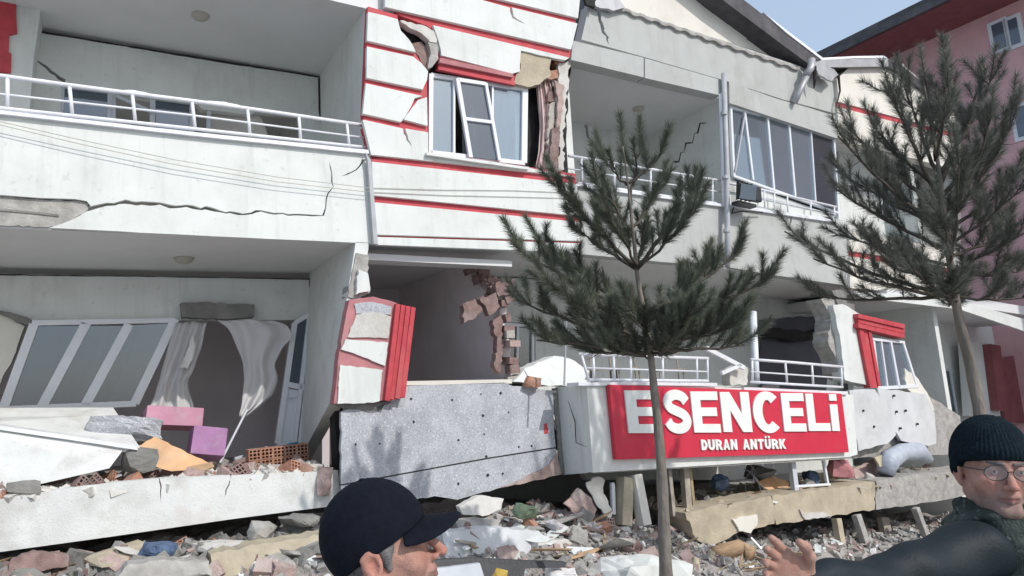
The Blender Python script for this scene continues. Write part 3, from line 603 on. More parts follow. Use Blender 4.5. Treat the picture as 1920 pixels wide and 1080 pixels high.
# ---- right bay, lower storey, leaning
pl('bay_wall', rough([(1562,572),(1580,570),(1614,590),(1632,724),(1584,712),(1576,640)],1.2,10,keep=(2,)), -.3, .22, 'stucco', H)
pl('broken_jamb', rough([(1540,560),(1564,562),(1580,640),(1588,712),(1572,700),(1566,668),(1552,640),(1558,600)],2,7), -.2, .3, 'concrete', H)
pl('broken_column', rough([(1560,545),(1600,542),(1604,590),(1572,572)],2,8), -.1, .2, 'concrete_dark', H)
for i in range(3): pl('red_rib', [(1606+i*9,590+i*4),(1614+i*9,592+i*4),(1640+i*7,727),(1632+i*7,727)] if i < 2 else [(1624,596),(1630,598),(1652,724),(1647,724)], -.36+.02*(i%2), .12, 'red_paint', H)
for i in range(3): pl('red_lintel', [(1609,588+i*9),(1697,608+i*9),(1696,616+i*9),(1610,596+i*9)], -.40+.03*(i%2), .2, 'red_paint', H)
W_ = part('leaning_window', H)
frame_bars(W_, [((1636,640),(1646,728)),((1668,640),(1684,726)),((1692,644),(1716,720)),((1632,636),(1694,642)),((1642,728),(1720,724)),((1650,640),(1662,726))], -.28, .06, 'pvc', [.07,.06,.06,.05,.06,.04])
for q in ([(1638,642),(1650,642),(1660,726),(1647,727)],[(1652,642),(1667,642),(1682,725),(1662,726)],[(1670,642),(1690,645),(1712,722),(1685,725)]): pl('pane', q, -.27, .008, 'glass_pale', W_)
pl('broken_render', rough([(1696,690),(1712,700),(1738,735),(1752,770),(1730,760),(1700,728)],2,8), -.3, .1, 'stucco_cream', H)
B_ = part('insulation_board', H)
pl('side_board', rough([(1592,732),(1640,730),(1662,755),(1680,815),(1664,832),(1610,846)],1.5,10), -.42, .06, 'eps_pale', B_)
pl('side_board', rough([(1645,728),(1735,738),(1752,775),(1756,832),(1740,836),(1690,826),(1668,790)],1.5,10), -.40, .06, 'eps_pale', B_)
for x, y in [(1678,742),(1683,772),(1690,803),(1722,795),(1700,770),(1620,770),(1640,800)]:
    c = fp(x, y, -.44); MB().pipe([c, c + Vector(N)*.03], .02, 10).build('anchor_plug', 'tar_and_gap_shade', B_)
pl('bay_core', rough([(1600,735),(1740,742),(1800,780),(1800,850),(1600,860)],2,14), -.25, .2, 'concrete', H)
# ---- right-hand recess and tilted slab
slab('wing_slab', [(10.2,3.15),(12.6,3.05),(17.5,2.62)], [(10.2,2.95),(12.6,2.85),(17.5,2.42)], -.2, 3.2, 'ceiling_paint')
pl('slab_edge', [(1600,545),(1800,563),(1960,610),(1960,634),(1800,580),(1600,556)], -.22, .05, 'stucco', H, wp=-.22)
pl('balcony_wall', [(1600,560),(1990,640),(1990,820),(1600,820)], 1.6, .12, 'stucco', H)
W_ = part('window', H)
frame_bars(W_, [((1706,682),(1722,760)),((1732,686),(1746,765)),((1758,690),(1774,770)),((1780,694),(1794,775)),((1704,682),(1784,695))], 1.5, .05, 'alu', .05)
for q in ([(1710,686),(1730,689),(1744,764),(1724,760)],[(1735,690),(1756,693),(1772,769),(1749,764)],[(1761,694),(1779,697),(1792,773),(1777,770)]): pl('pane', q, 1.51, .008, 'glass_dark', W_)
pl('red_column', [(1858,645),(1876,648),(1890,770),(1874,770)], .9, .3, 'maroon', H)  # red darkened to maroon so the upright looks shaded
pl('red_shutter', [(1870,672),(1980,655),(1980,800),(1885,790)], 1.2, .05, 'maroon', H)
pl('bay_wall', [(1820,640),(1860,645),(1876,780),(1830,780)], 1.1, .3, 'stucco', H)
# ---- lowest slab on the right, cracked and tipped
T_ = part('broken_slab', H)
pl('slab_piece', rough([(1285,962),(1330,950),(1445,930),(1452,948),(1452,982),(1420,990),(1376,1002),(1335,1025),(1305,1010)],2.2,10), -.75, .5, 'concrete_tan', T_)
pl('slab_piece', rough([(1448,930),(1560,915),(1640,903),(1640,955),(1580,965),(1456,984),(1450,960)],2,10), -.72, .5, 'concrete_tan', T_)
pl('slab_piece', rough([(1643,902),(1700,893),(1830,876),(1830,925),(1740,942),(1643,956)],2,12), -.70, .5, 'concrete', T_)
pl('plaster_flake', rough([(1374,974),(1395,968),(1420,965),(1420,985),(1408,1000),(1386,996)],1.5,7), -.78, .04, 'stucco_cream', T_)
pl('plaster_flake', rough([(1500,955),(1506,962),(1540,960),(1560,968),(1510,974)],1.5,7), -.745, .03, 'concrete_pale', T_)
MB().prism([uz(1290,965,-.3),uz(1830,885,-.3),uz(1830,925,-.3),uz(1320,1005,-.3)], -.25, 2.5).build('slab_core', 'concrete', T_)

# ================================================================== shop sign
G = thing('shop_sign', fp(1155,862,wp-.04), 'red sign with white ESENCELI lettering on the lower balcony front', 'sign')
ws = wp - .075
pl('panel', [(1142,721),(1578,738),(1592,848),(1156,862)], ws, .07, 'sign_red', G, bevel=.004)
def letter(ch, box):
    """box: pixel corners (left,top,right,bottom) at the sign; polygons in a unit square, y down"""
    x0, y0, x1, y1 = box; t = .30; th = .21
    sk = lambda a, b: (x0 + (x1-x0)*a + (b-.5)*8.5*(y1-y0)/80, y0 + (y1-y0)*b)
    def arc(cx, cy, rx, ry, a0, a1, tx, ty, k=14):
        o, i = [], []
        for j in range(k+1):
            g = math.radians(a0 + (a1-a0)*j/k); o.append((cx+rx*math.cos(g), cy+ry*math.sin(g))); i.append((cx+(rx-tx)*math.cos(g), cy+(ry-ty)*math.sin(g)))
        return o + i[::-1]
    P = []
    if ch == 'E': P = [[(0,0),(1,0),(1,th),(t+.04,th),(t+.04,.39),(.92,.39),(.92,.60),(t+.04,.60),(t+.04,1-th),(1,1-th),(1,1),(0,1)]]
    if ch == 'L': P = [[(0,0),(t+.04,0),(t+.04,1-th),(1,1-th),(1,1),(0,1)]]
    if ch == 'N': P = [[(0,0),(.33,0),(.70,.55),(.70,0),(1,0),(1,1),(.68,1),(.30,.45),(.30,1),(0,1)]]
    if ch == 'i': P = [[(0,.28),(1,.28),(1,1),(0,1)], [(.02,0),(.98,0),(.98,.18),(.02,.18)]]
    if ch == 'T': P = [[(0,0),(1,0),(1,.24),(.67,.24),(.67,1),(.33,1),(.33,.24),(0,.24)]]
    if ch == 'C': P = [arc(.52,.5,.52,.515,-46,-314,.33,.21,30)]
    if ch == 'S':
        c0 = [(.86,.27),(.74,.16),(.5,.11),(.27,.16),(.17,.28),(.26,.41),(.5,.49),(.73,.57),(.84,.71),(.73,.84),(.5,.89),(.25,.84),(.12,.72)]
        c = []
        for k in range(12):
            p0, p1, p2, p3 = c0[max(k-1,0)], c0[k], c0[k+1], c0[min(k+2,12)]
            for f in (0,.25,.5,.75): c.append(tuple(.5*(2*p1[j] + (p2[j]-p0[j])*f + (2*p0[j]-5*p1[j]+4*p2[j]-p3[j])*f*f + (3*p1[j]-p0[j]-3*p2[j]+p3[j])*f**3) for j in (0,1)))
        c.append(c0[-1]); o, i = [], []
        for k, (a, b) in enumerate(c):
            q, p = c[min(k+1,len(c)-1)], c[max(k-1,0)]; L = math.hypot(q[0]-p[0], (q[1]-p[1])); nx, ny = -(q[1]-p[1])/L, (q[0]-p[0])/L
            o.append((a+nx*.15, b+ny*.115)); i.append((a-nx*.15, b-ny*.115))
        P = [o + i[::-1]]
    if ch == 'D': P = [[(0,0),(.34,0),(.34,1),(0,1)], arc(.34,.5,.66,.5,-90,90,.34,.26,14)]
    if ch == 'U' or ch == 'V': P = [[(0,0),(.33,0),(.33,.62)] + [(.5-.17*math.cos(math.radians(g)), .62+.16*math.sin(math.radians(g))) for g in range(15,180,15)] + [(.67,.62),(.67,0),(1,0),(1,.6)] + [(.5+.5*math.cos(math.radians(g)), .6+.4*math.sin(math.radians(g))) for g in range(10,180,12)] + [(0,.6)]]
    if ch == 'V': P += [[(.1,-.3),(.36,-.3),(.36,-.1),(.1,-.1)], [(.64,-.3),(.9,-.3),(.9,-.1),(.64,-.1)]]
    if ch == 'A': P = [[(0,1),(.35,0),(.65,0),(1,1),(.7,1),(.5,.3),(.3,1)], [(.36,.62),(.64,.62),(.69,.8),(.31,.8)]]
    if ch == 'R': P = [[(0,0),(.33,0),(.33,1),(0,1)], arc(.33,.31,.62,.31,-90,90,.32,.20,12), [(.42,.58),(.74,.52),(1,1),(.66,1)]]
    if ch == 'K': P = [[(0,0),(.33,0),(.33,1),(0,1)], [(.34,.40),(.66,0),(1,0),(.58,.5),(1,1),(.66,1),(.34,.60)]]
    m = MB()
    for k, q in enumerate(P): m.prism([uz(*sk(a,b), ws) for a, b in q], ws-.022-.0015*k, ws-.001)
    return m.build('letter', 'sign_white', G)
for ch, b in zip('ESENCELi', [(1173,732,1232,812),(1243,731,1293,813),(1296,734,1346,811),(1351,735,1405,810),(1410,735,1463,811),(1465,737,1507,809),(1511,738,1552,808),(1555,739,1569,808)]): letter(ch, b)
x = 1313
for ch, w_ in zip('DURAN ANTVRK', [13,14,14,14,14,9,14,14,13,13,14,14]):
    if ch != ' ': letter(ch, (x, 824-(x-1313)*.008, x+w_-2, 844-(x-1313)*.018))
    x += w_
# ================================================================== rubble
from mathutils import noise as mnoise
def interp(tab, x):
    if x <= tab[0][0]: return tab[0][1]
    for (a, b), (c, d) in zip(tab, tab[1:]):
        if x <= c: return b + (d-b)*(x-a)/(c-a)
    return tab[-1][1]
CREST = [(-5.5,.78),(-3,.72),(-1,.62),(.3,.5),(2,.40),(3.2,.05),(4.5,-.38),(8,-.95),(12,-1.4),(14,-1.7)]
def mound(u, w):
    p = FW(u, 0, w); g = ground(p.x, p.y)
    c = interp(CREST, u); f = sm(-2.7, -.05, w)
    e = 1 - sm(12.5, 14, u)
    nz = mnoise.noise(Vector((u*1.7, w*1.7, 3))) * .13 + mnoise.noise(Vector((u*5, w*5, 9))) * .06 + mnoise.noise(Vector((u*13, w*13, 5))) * .025
    return g - .05 + max(0, c - g) * f * e + nz * (f ** .5) * e
def build_mound():
    us = [ -6.2 + .085*i for i in range(240)]; ws = [-2.9 + .085*j for j in range(54)]; c = len(us)
    vs = [FW(u, mound(u, w), w) for w in ws for u in us]
    fs = [(j*c+i, j*c+i+1, (j+1)*c+i+1, (j+1)*c+i) for j in range(len(ws)-1) for i in range(c-1)]
    o = MB().add(vs, fs).build('rubble_heap', 'dust'); tag(o, 'grey brown heap of crushed masonry along the foot of the block', 'rubble', kind='stuff')
build_mound()
def hull(rg, sx, sy, sz, k=14):
    bm = bmesh.new()
    for _ in range(k):
        v = [rg.uniform(-1,1) for _ in range(3)]; a = rg.randrange(3); v[a] = math.copysign(rg.uniform(.8,1), v[a])
        bm.verts.new((v[0]*sx/2, v[1]*sy/2, v[2]*sz/2))
    r = bmesh.ops.convex_hull(bm, input=bm.verts)
    bmesh.ops.delete(bm, geom=[e for e in r['geom_interior'] if isinstance(e, bmesh.types.BMVert)], context='VERTS')
    me = bpy.data.meshes.new('chunk'); bm.to_mesh(me); bm.free(); return me
def hollow_brick(rg):
    m = MB(); L, a, b, t = .19, .13, .12, .012
    def bx(x0,x1,y0,y1,z0,z1): m.box(x0,x1,y0,y1,z0,z1)
    for x in (-a/2, -a/6-t/2, a/6-t/2, a/2-t): bx(x, x+t, -L/2, L/2, -b/2, b/2)
    for z in (-b/2, -b/6-t/2, b/6-t/2, b/2-t):
        for x0, x1 in ((-a/2+t,-a/6-t/2),(-a/6+t/2,a/6-t/2),(a/6+t/2,a/2-t)): bx(x0, x1, -L/2+.001, L/2-.001, z+.0005, z+t)
    me = bpy.data.meshes.new('hollow_brick'); me.from_pydata(m.v, [], m.f); return me
PROTO = {}
def proto(kind, mt, i):
    k = (kind, mt, i)
    if k in PROTO: return PROTO[k]
    rg = random.Random(hash((kind, i)) if False else (len(kind)*31 + i*17 + sum(map(ord, kind+mt))))
    if kind == 'chunk': me = hull(rg, 1, rg.uniform(.6,1), rg.uniform(.4,.8))
    elif kind == 'flake': me = hull(rg, 1, rg.uniform(.5,.9), .12, 16)
    elif kind == 'brick': me = hollow_brick(rg)
    elif kind == 'stick': me = hull(rg, 1, .07, .05, 12)
    elif kind == 'strip': me = hull(rg, 1, .16, .02, 12)
    me.materials.append(MT[mt]); PROTO[k] = me; return me
NAME = dict(chunk='masonry_chunk', flake='plaster_flake', brick='hollow_brick', stick='splintered_stick', strip='torn_strip')
CAT = dict(chunk='masonry chunk', flake='plaster flake', brick='brick', stick='stick', strip='strip')
def drop(kind, mt, loc, size, rot, label, group, i=0):
    o = bpy.data.objects.new(NAME[kind], proto(kind, mt, i)); COL.objects.link(o)
    o.location = loc; o.rotation_euler = rot; o.scale = (size,)*3 if kind != 'brick' else (1,1,1)
    tag(o, label, CAT[kind], group); return o
WHERE = dict(a='on top of the left floor slab', b='under the left floor slab', c='below the grey insulation boards', d='on the slab beneath the red sign', e='right of the near trunk foot', f='about the broken slab right end')
TXT = dict(chunk={'concrete':'broken grey concrete chunk','concrete_pale':'broken pale concrete chunk','concrete_dark':'dark grey concrete chunk','brick_pink':'dusty pink masonry chunk','brick_dull':'dull red brown masonry chunk','concrete_tan':'tan concrete chunk','stucco':'white rendered wall chunk'},
           flake={'stucco':'thin white plaster flake','concrete':'flat grey mortar flake','concrete_pale':'flat pale plaster flake','concrete_tan':'flat tan plaster flake','brick_pink':'flat pinkish plaster flake'},
           brick={'brick':'orange hollow clay brick','brick_pink':'dusty pink hollow clay brick','brick_dull':'dull brown hollow clay brick'},
           stick={'wood':'brown splintered wooden stick','wood_grey':'grey splintered wooden stick','straw':'straw coloured thin stick','pvc':'white plastic stick'},
           strip={'wood':'brown torn wooden strip','pvc':'white torn strip','straw':'straw coloured torn strip','wood_orange':'orange torn wooden strip'})
def scatter(zone, n, u0, u1, w0, w1, hfun, kinds, smin, smax, seed, lift=.3, flat=False):
    rg = random.Random(seed)
    for k in range(n):
        u, w = rg.uniform(u0,u1), rg.uniform(w0,w1); kind, mt = rg.choice(kinds); s = smin + (smax-smin)*rg.random()**1.8
        if kind in ('stick','strip'): s *= 2.4
        h = hfun(u, w); p = FW(u, h, w); tilt = .35 if flat or kind in ('flake','stick','strip') else 1.2
        hz = (.13 if kind == 'brick' else s*(.5 if kind == 'chunk' else .1))*lift + (.03 if kind in ('stick','strip') else 0)
        p.z += hz
        drop(kind, mt, p, s, (rg.uniform(-tilt,tilt), rg.uniform(-tilt,tilt), rg.uniform(0,6.3)), TXT[kind][mt] + ' ' + WHERE[zone], TXT[kind][mt].split(' ')[0] + ' ' + CAT[kind] + ' pieces ' + WHERE[zone], k % 5)
def top_left(u, w): return interp([(-4,1.36),(-3.3,1.315),(-2.4,1.23),(-.5,1.16)], u)
def top_right(u, w): return interp([(3.9,.09),(11,-.34)], u) - .02
CK = [('chunk','concrete'),('chunk','concrete_pale'),('chunk','brick_pink'),('chunk','concrete_dark')]
BR = [('brick','brick'),('brick','brick_pink'),('brick','brick_dull')]
FL = [('flake','concrete'),('flake','concrete_pale'),('flake','stucco'),('flake','brick_pink')]
ST = [('stick','wood'),('stick','wood_grey'),('strip','pvc')]
scatter('a', 90, -3.5,-.62, .11,.65, top_left, CK*2 + BR*2 + [('chunk','brick_pink'),('chunk','stucco'),('flake','stucco'),('flake','concrete')]*2, .05,.15, 11, .42)
scatter('b', 120, -4.2,-.0, -1.2,.2, mound, CK*2 + BR*2 + [('chunk','brick_dull')]*2 + FL*2 + ST[:2], .06,.27, 12)
scatter('c', 120, -.2,3.0, -1.9,-.15, mound, CK + FL*2 + BR + ST*2 + [('chunk','brick_dull')], .08,.34, 13)
scatter('d', 46, 4.3,8.8, -.7,.6, top_right, ST*3 + [('flake','concrete_tan'),('flake','brick_pink'),('chunk','concrete'),('strip','wood_orange')], .08,.24, 14)
scatter('e', 80, 2.9,5.6, -2.0,-.75, mound, [('stick','straw')]*2 + [('strip','straw')]*2 + [('stick','wood')]*2 + [('flake','concrete_tan'),('chunk','concrete_tan'),('stick','wood_grey')], .08,.22, 15)
scatter('f', 40, 8.3,11.6, -.6,.4, top_right, [('strip','wood_orange')]*2 + CK + FL + [('stick','wood')]*2, .08,.3, 16)
scatter('f', 26, 6.3,11.5, -1.6,-.8, mound, CK + FL + [('stick','wood_grey')], .08,.34, 17)
def crumbs(n, u0, u1, w0, w1, hfun, label, seed, mt, smax=.07):
    rg = random.Random(seed); m = MB()
    for _ in range(n):
        u, w = rg.uniform(u0,u1), rg.uniform(w0,w1); s = .012 + smax*rg.random()**3; c = FW(u, hfun(u,w)+s*.3, w)
        a = Vector((rg.uniform(-1,1), rg.uniform(-1,1), rg.uniform(-.6,.6))).normalized(); b = a.orthogonal().normalized(); b = (b*rg.uniform(-1,1) + a.cross(b)*rg.uniform(-1,1)).normalized(); e = a.cross(b)
        a, b, e = a*s*rg.uniform(.6,1.1), b*s*rg.uniform(.4,.9), e*s*rg.uniform(.15,.7)
        m.hexa([c + a*(i*rg.uniform(.6,1.1)) + b*(j*rg.uniform(.6,1.1)) + e*(k*rg.uniform(.7,1.1)) for k in (-1,1) for i, j in ((-1,-1),(1,-1),(1,1),(-1,1))])
    o = m.build('crushed_masonry', mt); tag(o, label, 'rubble', kind='stuff')
crumbs(3000, -3.9,-.55, .02,.8, top_left, 'small crumbs of plaster and brick strewn on the left floor slab', 21, 'concrete_pale')
crumbs(900, -3.9,-.55, .03,.8, top_left, 'small orange brick crumbs strewn on the left floor slab', 22, 'brick')
crumbs(7500, -5,12, -2.5,.3, mound, 'small grey crumbs covering the rubble heap', 23, 'concrete')
crumbs(2200, -5,12, -2.5,.3, mound, 'small pinkish brick crumbs covering the rubble heap', 24, 'brick_pink')
crumbs(1600, -5,12, -2.5,.3, mound, 'small whitish crumbs covering the rubble heap', 26, 'stucco', .06)
crumbs(1300, -4.3,.2, -.62,.2, mound, 'larger crumbs darkened for the shade under the left floor slab', 27, 'concrete_dark', .11)  # darker material paints in the shade below the slab
crumbs(5000, -4.6,3.2, -1.6,.2, mound, 'fine dusty grit between the pieces at lower left', 29, 'dust', .035)
crumbs(900, -4.3,3, -.7,.2, mound, 'dull brown crumbs packed under the left slab and boards', 28, 'brick_dull', .07)
crumbs(900, 3.9,11, -.7,.8, top_right, 'small crumbs strewn on the tan broken slab', 25, 'concrete_tan')

scatter('a', 46, -3.1,-.75, .5,1.7, top_left, FL*2 + CK + [('stick','wood'),('strip','wood_orange'),('strip','pvc'),('stick','wood_grey')], .09,.26, 18, .5)
scatter('b', 34, -4.2,.1, -1.1,.1, mound, FL*2 + [('flake','concrete'),('flake','concrete_tan')], .3,.75, 19, .9)
scatter('c', 30, .1,2.9, -1.5,-.2, mound, FL*2 + [('flake','concrete'),('flake','concrete_tan')], .25,.6, 20, .9)
scatter('d', 30, 4.2,9.5, -.72,-.1, top_right, FL + CK + [('strip','wood_orange'),('stick','wood')], .1,.32, 30, .5)
for k in range(16):                                                  # bent reinforcing rods
    rg = random.Random(300+k); u = rg.uniform(-3.8,3.2) if k < 11 else rg.uniform(4,8); w = rg.uniform(-.7,-.05); p = FW(u, mound(u,w)+.02, w); pts = [p - Vector((0,0,.1))]; d_ = Vector((rg.uniform(-1,1), -rg.uniform(.1,.8), rg.uniform(.3,1.0))).normalized()
    for i in range(6): d_ = (d_ + Vector((rg.uniform(-.4,.4), rg.uniform(-.4,.2), rg.uniform(-.45,.15)))).normalized(); pts.append(pts[-1] + d_*rg.uniform(.06,.11))
    tag(MB().pipe(pts, .005, 5).build('bent_rod', 'rust'), 'rusty bent reinforcing rod sticking out of the rubble', 'rod', 'bent rods in the rubble')
# ---- large pieces that can be told apart
def lump(name, pts, th, mt, label, cat, w, amp=2.5, step=9, tiltw=0.0):
    """ragged slab piece from a pixel outline at depth w, leaning back by tiltw metres from bottom to top"""
    pp = rough(pts, amp, step); ys = [y for _, y in pp]; y0, y1 = min(ys), max(ys)
    P = [fp(x, y, w + tiltw*(y1-y)/(y1-y0)) for x, y in pp]; n = len(P); off = Vector(N)*th
    tr = tessellate_polygon([[Vector((x, y, 0)) for x, y in pp]])
    m = MB().add(P + [p+off for p in P], list(tr) + [(t[2]+n,t[1]+n,t[0]+n) for t in tr] + [(i,(i+1)%n,(i+1)%n+n,i+n) for i in range(n)])
    o = m.build(name, mt, bevel=.008); return tag(o, label, cat)
def boulder(name, c, size, rot, mt, label, cat, seed, sub=3, amp=.10):
    rg = random.Random(seed); me = hull(rg, size[0], size[1], size[2], 22); me.materials.append(MT[mt])
    bm = bmesh.new(); bm.from_mesh(me); bmesh.ops.triangulate(bm, faces=bm.faces)
    bmesh.ops.subdivide_edges(bm, edges=bm.edges, cuts=sub, use_grid_fill=True); bm.normal_update()
    for v in bm.verts: v.co += v.normal * amp * (mnoise.noise(v.co*4 + Vector((seed,0,0)))*.5 + mnoise.noise(v.co*14)*.22)
    bm.to_mesh(me); bm.free()
    o = bpy.data.objects.new(name, me); COL.objects.link(o); o.location = c; o.rotation_euler = rot; return tag(o, label, cat)
boulder('concrete_block', fp(1190,1068,-1.75)+Vector((0,0,-.18)), (.95,.62,.62), (.1,.15,.5), 'stucco', 'large rough white block in front of the rubble, left of the near trunk', 'concrete block', 5)
boulder('concrete_block', fp(1268,1062,-1.55)+Vector((0,0,-.12)), (.34,.4,.5), (.2,.1,.2), 'concrete_pale', 'pale grey block just right of the near tree trunk foot', 'concrete block', 8)
boulder('concrete_block', fp(490,998,-.25), (.24,.2,.18), (.3,.2,.9), 'concrete', 'rounded grey concrete lump under the right part of the left slab', 'concrete block', 9, 2, .05)
boulder('concrete_block', fp(46,915,.05), (.26,.14,.13), (.0,.0,.55), 'concrete_dark', 'dark grey block at the far left on top of the slab', 'concrete block', 10, 2, .02)
boulder('concrete_block', fp(262,862,.4), (.3,.2,.26), (.1,.2,.7), 'concrete_dark', 'dark grey block lying under the orange board', 'concrete block', 12, 2, .03)
lump('wall_slab', [(395,1040),(480,1022),(600,1003),(640,1000),(640,1100),(390,1110)], .25, 'concrete_tan', 'cream broken slab below the rubble at lower left', 'slab', -.75, 3, 10, .15)
lump('wall_slab', [(240,1058),(330,1050),(392,1052),(400,1110),(200,1110)], .2, 'concrete', 'grey broken slab left of the cream slab at lower left', 'slab', -.8, 3, 10, .1)
lump('wall_slab', [(20,1050),(60,1035),(130,1042),(128,1062),(40,1078),(10,1090)], .12, 'brick_dull', 'dark red painted panel lying at the far lower left', 'panel', -.35, 2, 9, .1)
lump('wall_slab', [(830,1000),(920,990),(1010,995),(1035,1012),(1030,1042),(985,1050),(905,1060),(835,1046)], .2, 'eps_pale', 'pale grey fallen slab right of the cap peak', 'slab', -1.1, 2.5, 10, .2)
lump('wall_slab', [(1010,1018),(1060,1010),(1105,1020),(1100,1075),(1070,1090),(1010,1070)], .18, 'concrete_pale', 'pale slab piece left of the large white block', 'slab', -1.25, 2.5, 10, .15)
lump('wall_slab', [(1085,1000),(1140,1004),(1205,1015),(1180,1040),(1120,1042),(1082,1030)], .18, 'concrete_tan', 'cream slab piece above the large white block', 'slab', -1.15, 2.5, 10, .15)
lump('wall_slab', [(862,950),(900,930),(945,935),(940,955),(905,968),(868,965)], .1, 'concrete_pale', 'light grey plate under the insulation boards by the cap peak', 'plate', -.5, 2, 8, .2)
lump('wall_slab', [(855,978),(900,972),(938,975),(932,990),(862,994)], .15, 'concrete', 'long grey slab edge between cap peak and rubble', 'slab', -.75, 1.5, 8, .1)
# shattered column and sheets left of the near tree
lump('torn_sheet', [(1100,905),(1120,893),(1135,900),(1132,925),(1150,962),(1142,975),(1118,945),(1108,925)], .03, 'stucco_cream', 'torn white sheet under the left corner of the balcony', 'sheet', -.62, 2, 7, .15)
lump('torn_sheet', [(1058,945),(1085,915),(1105,930),(1120,955),(1112,975),(1085,968)], .04, 'brick_pink', 'dusty pink curved panel under the balcony corner', 'panel', -.6, 2, 7, .1)
lump('torn_sheet', [(1080,975),(1095,950),(1115,965),(1110,985),(1085,990)], .04, 'concrete_dark', 'dark grey plate below the pink curved panel', 'plate', -.7, 2, 7, .1)
def post(p, q, wd, dp, mt, name, label, cat): return tag(MB().bar(p, q, wd, dp).build(name, mt, bevel=.006), label, cat)
post(fp(1172,895,-.55), fp(1168,985,-.6), .16, .16, 'concrete_tan', 'stump_post', 'tan square post under the balcony, left of the white post', 'post')
post(fp(1190,890,-.6), fp(1208,985,-.7), .13, .14, 'stucco_cream', 'stump_post', 'white leaning post just left of the near tree trunk', 'post')
post(fp(1148,905,-.5), fp(1150,965,-.55), .05, .05, 'pvc', 'stump_post', 'thin white upright bar beside the torn sheet', 'bar')
post(fp(1252,872,-.5), fp(1262,968,-.55), .06, .07, 'wood_grey', 'prop_post', 'grey wooden prop just right of the near tree trunk', 'post')
post(fp(1283,878,-.45), fp(1290,970,-.5), .10, .09, 'wood_grey', 'prop_post', 'weathered wooden prop second right of the near tree trunk', 'post')
post(fp(1292,876,-.42), fp(1302,970,-.5), .05, .05, 'straw', 'prop_post', 'yellowish thin prop under the left half of the sign', 'post')
post(fp(1484,866,-.5), fp(1492,930,-.55), .10, .08, 'alu', 'metal_prop', 'grey metal leg under the right half of the sign', 'post')
post(fp(1543,860,-.5), fp(1552,912,-.52), .045, .045, 'pvc', 'metal_prop', 'thin white leg under the right end of the sign', 'bar')
post(fp(1490,912,-.56), fp(1556,908,-.56), .035, .035, 'pvc', 'metal_prop', 'white crossbar between the two legs under the sign', 'bar')
post(fp(1605,965,-.75), fp(1628,1035,-.85), .12, .1, 'concrete', 'stump_post', 'leaning grey post under the middle of the broken slab', 'post')
post(fp(1716,952,-.75), fp(1738,1012,-.8), .10, .1, 'concrete', 'stump_post', 'leaning grey post under the right of the broken slab', 'post')
post(fp(1568,972,-.72), fp(1580,1040,-.8), .12, .1, 'concrete_tan', 'stump_post', 'crumbling tan post under the broken slab', 'post')
post(fp(1655,970,-.2), fp(1668,1030,-.3), .22, .1, 'wood_grey', 'cupboard_panel', 'dull brown panel deep under the broken slab', 'panel')
post(fp(1408,1008,-1.0), fp(1428,1030,-1.1), .03, .02, 'pvc', 'white_lath', 'short white lath sticking out under the broken slab', 'lath')
def log(pts, r, mt, name, label, cat): return tag(MB().pipe(pts, r, 12).build(name, mt, smooth=True), label, cat)
log([fp(1340,1038,-1.2), fp(1385,1030,-1.15), fp(1408,1044,-1.3)], [.09,.12,.12], 'wood', 'wooden_log', 'short brown log lying below the tip of the broken slab', 'log')
log([fp(1660,888,-.5), fp(1668,862,-.5), fp(1690,848,-.45), fp(1722,846,-.42), fp(1742,862,-.42)], [.14,.17,.15,.16,.08], 'bag_grey', 'grey_sack', 'blue grey bundled sack below the right insulation boards', 'sack')
boulder('cushion', fp(1574,880,-.45), (.42,.25,.3), (.1,.2,.3), 'red_faded', 'dusty red cushion under the right end of the sign', 'cushion', 31, 3, .05)
boulder('cushion', fp(1700,888,-.42), (.4,.25,.2), (.1,.2,.3), 'concrete_dark', 'dark crumpled cloth beside the blue grey sack', 'cloth', 33, 3, .08)
lump('pale_board', [(1600,880),(1640,860),(1660,870),(1640,892),(1606,900)], .03, 'brick_pink', 'pinkish board behind the sack on the broken slab', 'board', -.3, 1.5, 8, .2)
lump('pale_board', [(1640,858),(1692,838),(1700,848),(1650,876)], .04, 'concrete_tan', 'tan plank leaning under the right insulation boards', 'plank', -.5, 1, 9, .1)
lump('wood_sheet', [(1420,905),(1450,892),(1480,905),(1475,920),(1440,918)], .02, 'wood_orange', 'pale brown splintered sheet under the sign', 'sheet', -.3, 2, 6, .25)
lump('wood_sheet', [(1440,925),(1490,920),(1494,930),(1450,936)], .04, 'wood', 'stack of brown boards under the sign', 'boards', -.5, 1, 6, .1)
for i, (a, b) in enumerate([((1400,870),(1412,905)),((1405,868),(1440,925)),((1395,880),(1428,930)),((1415,870),(1400,935))]):
    p, q = fp(*a, -.4), fp(*b, -.45); mid = (p+q)/2 + Vector((.08*(-1)**i, 0, .03))
    tag(MB().pipe([p, (p*3+mid)/4+Vector((.02,0,.01)), mid, q], .006, 5).build('loose_wire', 'cable'), 'thin loose wire hanging under the middle of the sign', 'wire', 'wires hanging under the sign')
for k, (x, y, w, mt, sz, lb) in enumerate([(300,1030,-.35,'cloth_blue',(.34,.2,.12),'dark blue crumpled cloth in the rubble under the left slab'), (560,975,-.15,'concrete_dark',(.4,.2,.1),'dark torn mat squeezed under the right of the left slab'), (985,960,-.7,'cloth_green',(.3,.2,.14),'dull green crumpled cloth below the insulation boards'), (1045,985,-.85,'fabric_lilac',(.24,.2,.1),'greyish crumpled cloth left of the pink curved panel'), (1350,905,-.2,'cloth_blue',(.4,.25,.2),'dark blue bundle in the gap under the sign'), (1520,895,-.1,'cloth_blue',(.35,.2,.24),'dark blue cloth between the two legs under the sign'), (1420,890,.1,'concrete_dark',(.5,.3,.3),'dark grey bundle behind the wires under the sign')]):
    boulder('crumpled_cloth', fp(x, y, w), sz, (.1*k,.1,.3*k), mt, lb, 'cloth', 80+k, 3, .09)
